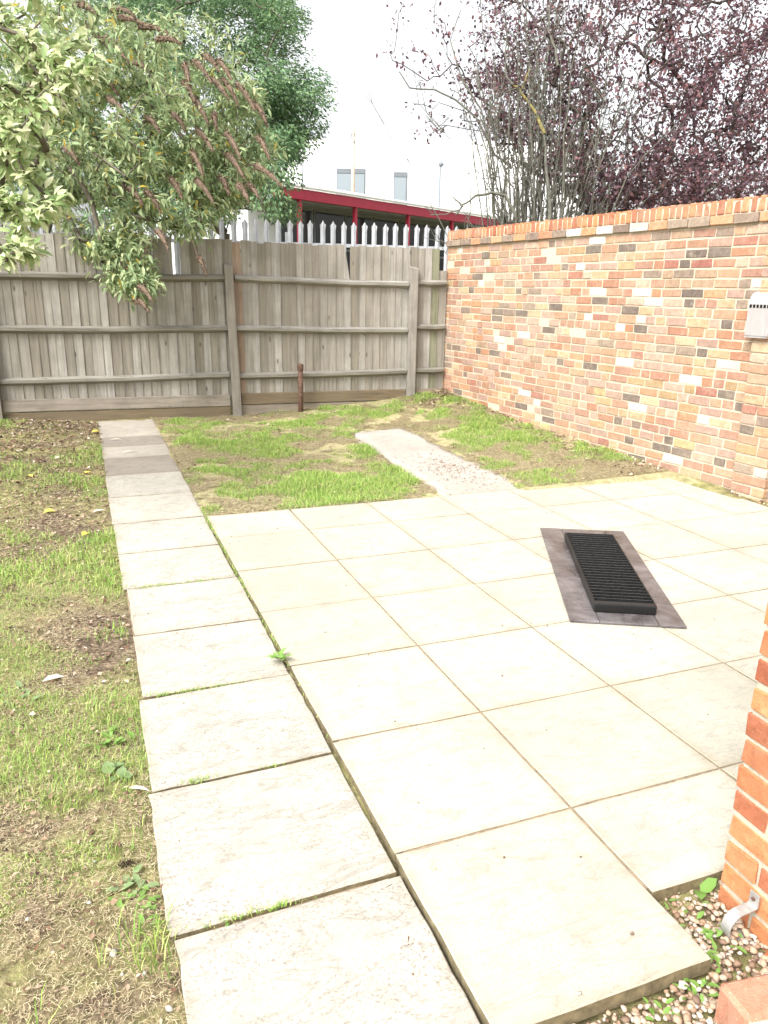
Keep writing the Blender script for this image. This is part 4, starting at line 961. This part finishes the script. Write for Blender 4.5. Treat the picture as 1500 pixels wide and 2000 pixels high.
polyline([(960, 290), (940, 215), (900, 150), (880, 80), (900, 20)], .014, BARK_G, 'branch', 10.4)

# --- pale large leaved shrub at the left edge
ps = at(-330, 1050, 4.6); ps[2] = -.02
tg = np.vstack([px_cloud(56, -60, 190, 190, 170, 4.3, 5.6), px_cloud(30, 40, 330, 70, 120, 4.4, 5.0), px_cloud(18, 60, 400, 75, 38, 4.4, 4.8), px_cloud(14, 20, 490, 60, 28, 4.3, 4.7), px_cloud(26, -100, 400, 100, 150, 4.4, 5.4), px_cloud(34, 90, 130, 95, 85, 4.6, 5.3), px_cloud(16, 40, 20, 120, 50, 4.6, 5.3), px_cloud(60, -330, 260, 200, 260, 4.4, 6.6)])  # last cloud is out of view, added as extra shade for the fence
tk = [ps, ps + (.03, 0, .8), ps + (.1, .05, 1.5), ps + (.35, .05, 2.0), ps + (-.2, 0, 2.0), ps + (.6, .05, 2.3)]; tkp = [-1, 0, 1, 2, 2, 3]
def lv_pale(nodes, chains, tips):
    P = []; D = []; Nn = []
    for ch in chains:
        pts = [nodes[i] for i in ch]; ax = pts[-1] - pts[-2]; ax /= np.linalg.norm(ax) + 1e-9; n = 22
        for q in range(n):
            f = .35 + .65 * RNG.random(); k = f * (len(pts) - 1); i = min(int(k), len(pts) - 2); p = pts[i] + (pts[i + 1] - pts[i]) * (k - i) + RNG.normal(0, .02, 3)
            P.append(p); D.append(ax * .6 + RNG.normal(0, .6, 3) + np.array([.15, -.1, -.25])); Nn.append(np.array([0, -.3, 1]) + RNG.normal(0, .3, 3))
    P, D, Nn = map(np.array, (P, D, Nn)); L = RNG.uniform(.055, .105, len(P)); return leaves(P, D, Nn, L, L * .42, .16, True)
tree('pale_leaved_shrub', 'glossy pale green shrub reaching in with broad bright leaves', 'shrub', ps, tk, tkp, tg, lv_pale, [BARK, L_PALE], .004, .035, wob=.07, up=.3)

# ------------------------------------------------------------------ grass, straw, litter
def free(x, y):
    ok = ~((x > .71) & (x < 4.85) & (y > 1.05) & (y < 5.195))
    ok &= ~((x > .085) & (x < .69) & (y < 9.3))
    ok &= ~((x > 2.63 + .05 * np.sin(y * 9)) & (x < 3.21 + .06 * np.sin(y * 7 + 1)) & (y > 5.1) & (y < 7.68))
    ok &= ~((x > .69) & (y < 5.0)); ok &= x < wallx(y) - 0.02; ok &= y < fency(x) - .06
    return ok
def scatter(n, x0, x1, y0, y1):
    x = RNG.uniform(x0, x1, n); y = RNG.uniform(y0, y1, n); return x, y
def blades(x, y, h, w, lean, flat=False):
    n = len(x); z = gheight(x, y); a = RNG.uniform(0, 2 * math.pi, n); d = np.stack([np.cos(a), np.sin(a), np.zeros(n)], 1); s = np.stack([-np.sin(a), np.cos(a), np.zeros(n)], 1)
    P = np.stack([x, y, z + (RNG.uniform(.002, .012, n) if flat else -.004)], 1); up = np.array([0, 0, 1.0]); h = h[:, None]; w = w[:, None]; lean = lean[:, None]
    if flat:
        up2 = RNG.uniform(-.06, .22, (n, 1)) * up; M1 = P + (d + up2) * h * .5 + s * w * RNG.normal(0, 2, (n, 1)); T_ = P + (d + up2 * .6) * h
    else:
        M1 = P + up * h * .55 + d * h * lean * .3; T_ = P + up * h * (1 - .35 * lean) + d * h * lean
    V = np.stack([P - s * w * .5, P + s * w * .5, M1 + s * w * .4, M1 - s * w * .4, T_], 1).reshape(-1, 3); k = np.arange(n)[:, None] * 5
    F = np.concatenate([k + np.array([t]) for t in ([0, 1, 2], [0, 2, 3], [3, 2, 4])], 1).reshape(-1, 3); return V, F
def lushness(x, y):
    f = noise2(x, y, 1.9, 21, 3) * .65 + noise2(x, y, 6.5, 22, 2) * .35
    bed = x < .1
    for (cx, cy, r, a) in ((1.35, 7.3, .5, .13), (1.7, 6.4, .55, .12), (2.3, 6.0, .5, .16), (2.0, 5.5, .6, .13), (4.0, 6.7, .45, .14), (3.6, 8.6, .5, .10), (4.35, 5.9, .4, .08), (2.6, 8.6, .4, .07), (.0, 4.9, .18, .2), (-.02, 4.0, .14, .2), (.02, 3.2, .16, .18), (-.05, 2.5, .3, .16), (-.45, 4.6, .3, .14), (-.35, 3.4, .3, .12), (-.4, 2.65, .25, .12), (.05, 1.55, .10, .2), (-.27, 1.33, .09, .22), (-.8, 8.2, .5, .04), (1.0, 5.6, .3, .1)):
        f = f + a * np.exp(-((x - cx) ** 2 + (y - cy) ** 2) / (r * r))
    return f + np.where(bed, .012, .03)
# green blades
V = []; F = []; off = 0
def push(v, f):
    global off
    V.append(v); F.append(f + off); off += len(v)
for (n, x0, x1, y0, y1, hh, ww) in ((150000, -2.2, .10, .7, 4.2, .018, .0022), (120000, -3.4, .10, 4.2, 9.4, .030, .0036), (330000, .66, 4.95, 5.15, 9.5, .028, .0040)):
    x, y = scatter(n, x0, x1, y0, y1); ok = free(x, y); x, y = x[ok], y[ok]
    lu = lushness(x, y); p = np.clip((lu - .51) / .11, .03, 1.0); keep = RNG.random(len(x)) < p * .62; x, y, lu = x[keep], y[keep], lu[keep]
    h = hh * (0.5 + RNG.random(len(x))) * np.clip(.6 + (lu - .5) * 5, .55, 1.9); push(*blades(x, y, h, ww * RNG.uniform(.6, 1.2, len(x)), RNG.uniform(.2, 1.3, len(x))))
for (cx, cy, r, n, hh) in ((-.30, 1.36, .055, 110, .11), (.04, 1.60, .05, 120, .085), (-.02, 4.95, .09, 200, .07), (0.03, 4.2, .07, 150, .06), (.03, 3.5, .06, 120, .055), (-.03, 2.75, .07, 120, .06), (-.3, 2.55, .1, 160, .06), (.0, 2.0, .06, 70, .05), (-.5, 4.5, .1, 140, .06)):
    x = cx + RNG.normal(0, r, n); y = cy + RNG.normal(0, r, n); ok = free(x, y); x, y = x[ok], y[ok]; push(*blades(x, y, hh * RNG.uniform(.5, 1.1, len(x)), np.full(len(x), .0032), RNG.uniform(.15, .8, len(x))))
# tufts rooted in the joints of the path and along the patio edge
for (cx, cy, sx, sy, n, hh) in ((.25, 1.603, .05, .004, 60, .018), (.37, 1.602, .03, .003, 40, .016), (.22, 2.21, .03, .004, 50, .022), (.48, 2.207, .02, .003, 22, .014), (.22, 2.815, .07, .005, 120, .016), (.42, 2.813, .06, .004, 70, .013), (.25, 4.005, .10, .006, 150, .02), (.52, 4.008, .05, .004, 60, .014), (.693, 3.1, .003, .3, 60, .015), (.694, 4.2, .004, .5, 260, .016), (.69, 5.05, .006, .12, 120, .02)):
    x = cx + RNG.normal(0, sx, n); y = cy + RNG.normal(0, sy, n); v, f = blades(x, y, hh * RNG.uniform(.5, 1.5, n), np.full(n, .0026), RNG.uniform(.3, 1.4, n)); v[:, 2] += .036; push(v, f)
grass = link('grass', mesh_np('grass', np.concatenate(V), np.concatenate(F)), GRASS); tag(grass, 'short uneven green grass of the lawn and border', 'grass', kind='stuff')
V = []; F = []; off = 0
for (n, x0, x1, y0, y1, hh, ww) in ((170000, -2.2, .10, .7, 4.2, .019, .0014), (70000, -3.4, .10, 4.2, 9.45, .034, .0030), (250000, .66, 4.95, 5.15, 9.5, .036, .0042)):
    x, y = scatter(n, x0, x1, y0, y1); ok = free(x, y) & (noise2(x, y, 3.1, 40, 3) > .38); x, y = x[ok], y[ok]
    push(*blades(x, y, hh * RNG.uniform(.5, 1.5, len(x)), ww * RNG.uniform(.6, 1.2, len(x)), np.ones(len(x)), True))
straw = link('dry_grass', mesh_np('dry_grass', np.concatenate(V), np.concatenate(F)), STRAW); tag(straw, 'dry straw coloured thatch lying between the grass', 'dry grass', kind='stuff')
x1_, y1_ = scatter(13000, -2.0, .08, .7, 9.4); x2_, y2_ = scatter(900, .7, 4.7, 5.2, 9.35); x3_, y3_ = RNG.uniform(4.25, 4.85, 2200), RNG.uniform(4.6, 9.2, 2200); x4_, y4_ = RNG.uniform(3.9, 4.45, 420), RNG.uniform(8.6, 9.2, 420)
x = np.concatenate([x1_, x2_, x3_, x4_]); y = np.concatenate([y1_, y2_, y3_, y4_]); ok = free(x, y); x, y = x[ok], y[ok]; n = len(x)
P = np.stack([x, y, gheight(x, y) + RNG.uniform(.004, .016, n)], 1); a = RNG.uniform(0, 6.28, n); D = np.stack([np.cos(a), np.sin(a), RNG.normal(0, .25, n)], 1)
L = RNG.uniform(.008, .028, n) * np.interp(y, [1, 5, 9], [.75, 1.3, 1.9]); v, f = leaves(P, D, np.array([0, 0, 1.0]) + RNG.normal(0, .35, (n, 3)), L, L * RNG.uniform(.35, .8, n), .15)
tag(link('leaf_litter', mesh_np('leaf_litter', v, f), LITTER), 'scattered brown and pale leaf litter on the border soil', 'leaf litter', kind='stuff')

# gravel beside the house and under the plinth
def pebbles(x, y, z, r):
    n = len(x); ico = bmesh.new(); bmesh.ops.create_icosphere(ico, subdivisions=1, radius=1.0); iv = np.array([v.co[:] for v in ico.verts]); ifc = np.array([[v.index for v in f.verts] for f in ico.faces]); ico.free()
    m = len(iv); sc = RNG.uniform(.6, 1.25, (n, 1, 3)) * np.array([1, 1, .62]); a = RNG.uniform(0, 6.28, n); ca, sa = np.cos(a), np.sin(a)
    v = iv[None] * (1 + RNG.normal(0, .13, (n, m, 1))) * sc * r[:, None, None]; R_ = np.zeros((n, 3, 3)); R_[:, 0, 0] = ca; R_[:, 0, 1] = -sa; R_[:, 1, 0] = sa; R_[:, 1, 1] = ca; R_[:, 2, 2] = 1
    t = RNG.normal(0, .35, n); T_ = np.zeros((n, 3, 3)); T_[:, 0, 0] = 1; T_[:, 1, 1] = np.cos(t); T_[:, 1, 2] = -np.sin(t); T_[:, 2, 1] = np.sin(t); T_[:, 2, 2] = np.cos(t)
    v = np.einsum('nij,nkj->nki', T_ @ R_, v) + np.stack([x, y, z], 1)[:, None, :]
    f = ifc[None] + (np.arange(n) * m)[:, None, None]; return v.reshape(-1, 3), f.reshape(-1, 3)
x, y = RNG.uniform(.70, 1.95, 9000), RNG.uniform(.35, 1.30, 9000); ok = ~((x > HX - .004) & (y < HY + .004)) & ~((x < 1.31) & (y > 1.06)); x, y = x[ok], y[ok]
r = RNG.uniform(.0045, .0125, len(x)); v, f = pebbles(x, y, -.062 + RNG.uniform(0, .026, len(x)), r)
tag(link('gravel', mesh_np('gravel', v, f, smooth=False), GRAVEL_M), 'mixed pale and brown gravel beside the patio', 'gravel', kind='stuff')
x, y = RNG.uniform(4.45, 4.9, 500), RNG.uniform(4.0, 5.9, 500); ok = (x > CUT(y) + .01) & (x < wallx(y) - .01) & ((y > 4.6) | (x < wallx(y) - .05)); ok |= (y > 5.22) & (x > 4.62) & (x < wallx(y) - .01); x, y = x[ok], y[ok]
v, f = pebbles(x, y, gheight(x, y) + RNG.uniform(0, .02, len(x)), RNG.uniform(.006, .018, len(x)))
tag(link('stone_chippings', mesh_np('stone_chippings', v, f), GRAVEL_M), 'loose stone chippings along the foot of the brick wall', 'gravel', kind='stuff')
x = np.clip(2.98 + RNG.normal(0, .16, 420), 2.62, 3.24); y = 5.9 + RNG.normal(0, .32, 420); y = np.clip(y, 5.25, 7.6); P = np.stack([x, y, np.interp(y, [5.2, 6, 7.8], [.002, .03, .06]) + .02 * (y - 5.2) / 2.6 * .5 + .006], 1); a = RNG.uniform(0, 6.28, 420)
v, f = leaves(P, np.stack([np.cos(a), np.sin(a), RNG.normal(0, .1, 420)], 1), np.array([0, 0, 1.0]) + RNG.normal(0, .2, (420, 3)), RNG.uniform(.01, .035, 420), .009, .15)
tag(link('crumbs', mesh_np('crumbs', v, f), LITTER), 'brown crumbs and leaf bits lying on the concrete strip', 'debris', kind='stuff')
# small bits of debris on the slabs
x, y = scatter(230, .1, 4.7, 1.1, 5.15); k = RNG.uniform(.0015, .0045, 230); v, f = pebbles(x, y, np.full(230, .003), k)
x, y = RNG.uniform(.1, 4.7, 60), RNG.uniform(1.2, 5.1, 60); P = np.stack([x, y, np.full(60, .005)], 1); a = RNG.uniform(0, 6.28, 60); v2, f2 = leaves(P, np.stack([np.cos(a), np.sin(a), np.zeros(60)], 1), np.tile([0, 0, 1.0], (60, 1)), RNG.uniform(.01, .03, 60), .004, .2)
tag(link('debris', mesh_np('debris', np.concatenate([v, v2]), np.concatenate([f, f2 + len(v)])), LITTER), 'tiny dark twigs and seeds scattered on the slabs', 'debris', kind='stuff')

# ------------------------------------------------------------------ single leaves, weeds, stones
def one_leaf(px, py, L, wr, ang, mat, label, cat, name, group=None, curl=.25):
    z = -.02
    for _ in range(4): p = onz(px, py, z + .012); z = float(gheight(p[0], p[1]))
    if .08 < p[0] < .69: z = path_z(0, p[1]) - .004
    P = np.array([[0, 0, 0.0]]); D = np.array([[math.cos(ang), math.sin(ang), .12]])
    v, f = leaves(P, D, np.array([[.1, -.2, 1.0]]), np.array([L]), np.array([L * wr]), curl, True)
    o = link(name, mesh_np(name, v, f), mat); o.location = (p[0], p[1], z + .014); tag(o, label, cat, group); return o
FL_ = [(160, 1047, .075, .62, .9, YLEAF, 'broad yellow fallen leaf beside the grass tuft at the path edge'), (84, 1002, .085, .6, .2, YLEAF, 'pale yellow fallen leaf among straw in the border'), (64, 932, .085, .5, 2.2, YLEAF, 'small yellow fallen leaf alone on the far border'), (160, 926, .10, .35, .5, YLEAF, 'narrow yellow fallen leaf pointing at the dark path slabs'), (178, 845, .11, .5, .5, YLEAF, 'orange yellow fallen leaf at the far end of the path'), (167, 818, .10, .5, .0, YLEAF, 'lemon fallen leaf close to the fence foot')]
for a in FL_: one_leaf(*a[:6], a[6], 'leaf', 'fallen_leaf')
for a in [(180, 1001, .10, .25, .3, PLEAF, 'long white dead leaf by the path edge below the dark slabs'), (108, 897, .09, .6, 1.0, PLEAF, 'curled white dead leaf on the far border'), (215, 874, .13, .14, .1, PLEAF, 'thin white dead leaf lying on a dark path slab'), (240, 898, .12, .15, .3, PLEAF, 'thin white dead leaf on the joint between dark path slabs'), (82, 1332, .09, .35, .2, PLEAF, 'ragged pale dead leaf in the middle of the border'), (250, 1540, .075, .2, -.5, PLEAF, 'slender pale dead leaf near the blue green weed')]: one_leaf(*a[:6], a[6], 'leaf', 'dead_leaf')
def weed(px, py, n, L, wr, mat, label, spread=.02, z0=None, up=.5):
    z = -.02 if z0 is None else z0
    for _ in range(4):
        p = onz(px, py, z + .01)
        if z0 is None: z = float(gheight(p[0], p[1]))
    t = empty('weed', (p[0], p[1], z)); tag(t, label, 'weed')
    for k in range(n):
        a = 2 * math.pi * k / n + RNG.normal(0, .35); l = L * RNG.uniform(.65, 1.15)
        v, f = leaves(np.array([[RNG.normal(0, spread), RNG.normal(0, spread), .004]]), np.array([[math.cos(a), math.sin(a), up * RNG.uniform(.5, 1.3)]]), np.array([[0, 0, 1.0]]), np.array([l]), np.array([l * wr]), .12, True)
        link('leaf', mesh_np('leaf', v, f), mat, t)
weed(545, 1284, 11, .065, .36, L_WEED, 'fresh green weed growing in the joint between path and patio', .010, .004, .7)
weed(222, 1505, 8, .055, .75, L_WEED2, 'blue green broad leaved weed on the border soil', .03)
weed(212, 1448, 14, .045, .5, L_WEED, 'bright leafy weed clump at the path edge above the blue green weed', .03, None, .8)
weed(258, 1722, 10, .038, .55, L_WEED2, 'small pale green weed beside the dark cone', .025)
weed(250, 1748, 8, .03, .55, L_WEED, 'low green weed just below the dark cone', .02)
weed(292, 1765, 14, .03, .45, L_WEED, 'green weed against the near path slab edge', .035)
weed(1366, 1736, 3, .055, .7, L_WEED, 'single broad leaf seedling between patio and house corner', .006, -.045, .9)
weed(1316, 1750, 14, .028, .4, L_WEED, 'feathery green weed in the corner of the patio slabs', .03, -.045, .8)
weed(1393, 1822, 18, .032, .4, L_WEED, 'sprawling green weed on gravel by the metal clip', .035, -.045, .6)
weed(1378, 1882, 9, .03, .5, L_WEED, 'green weed at the corner of the near patio slab', .018, -.045, .7)
weed(1365, 1928, 12, .03, .45, L_WEED, 'green weed on gravel between patio slab and brick plinth', .02, -.045, .7)
weed(1290, 1972, 9, .026, .45, L_WEED, 'small green weed in gravel below the near patio slab', .02, -.045, .6)
weed(35, 1360, 9, .05, .45, L_WEED2, 'grey green weed low in the middle of the border', .035)
weed(1405, 935, 12, .05, .35, L_WEED2, 'dusty weed at the foot of the wall by the brick pier', .04, .0, .7)
weed(470, 1778, 16, .02, .5, L_WEED, 'mossy weed in the joint of the near path slabs', .035, -.03, .5)
# cone and pale stones in the border
p = onz(246, 1690, -.02); cone = empty('pine_cone', (p[0], p[1], float(gheight(p[0], p[1])) + .012)); tag(cone, 'small dark open cone on the border soil', 'cone')
for k in range(26):
    f = k / 25; a = k * 2.4; v, fc = leaves(np.array([[-.022 + .04 * f, 0, 0.004]]), np.array([[.25, math.cos(a), math.sin(a)]]), np.array([[1.0, 0, .1]]), np.array([.017 * (1.15 - abs(f - .4))]), np.array([.012]), .2)
    link('scale', mesh_np('scale', v, fc), DLEAF, cone)
for i, (px, py, r, lab) in enumerate(((283, 1912, .016, 'white stone flake beside the near path slab'), (240, 1912, .014, 'pale stone lying left of the white stone flake'), (223, 1872, .017, 'flat greenish pale stone in the near border'), (185, 1688, .012, 'small pale flat stone left of the dark cone'), (332, 1982, .016, 'round pale stone at the corner of the nearest path slab'), (175, 1772, .011, 'chip of pale stone on the worn border soil'), (55, 1800, .014, 'pale stone chip far out on the border'))):
    p = onz(px, py, -.035); z = float(gheight(p[0], p[1])); v, f = pebbles(np.array([0.]), np.array([0.]), np.array([r * .2]), np.array([r * .62]))
    o = link('stone', mesh_np('stone', v, f, smooth=True), STONEW); o.location = (p[0], p[1], z + .004); tag(o, lab, 'stone')
for (px, py, lab) in ((1130, 1943, 'round pale pebble on the nearest patio slab'), (1234, 1826, 'small brown snail shell on the nearest patio slab')):
    p = onz(px, py, 0); v, f = pebbles(np.array([0.]), np.array([0.]), np.array([.004]), np.array([.0075])); o = link('pebble', mesh_np('pebble', v, f, smooth=True), STONEW if py > 1900 else BR[B_GB]); o.location = (p[0], p[1], .001); tag(o, lab, 'pebble')
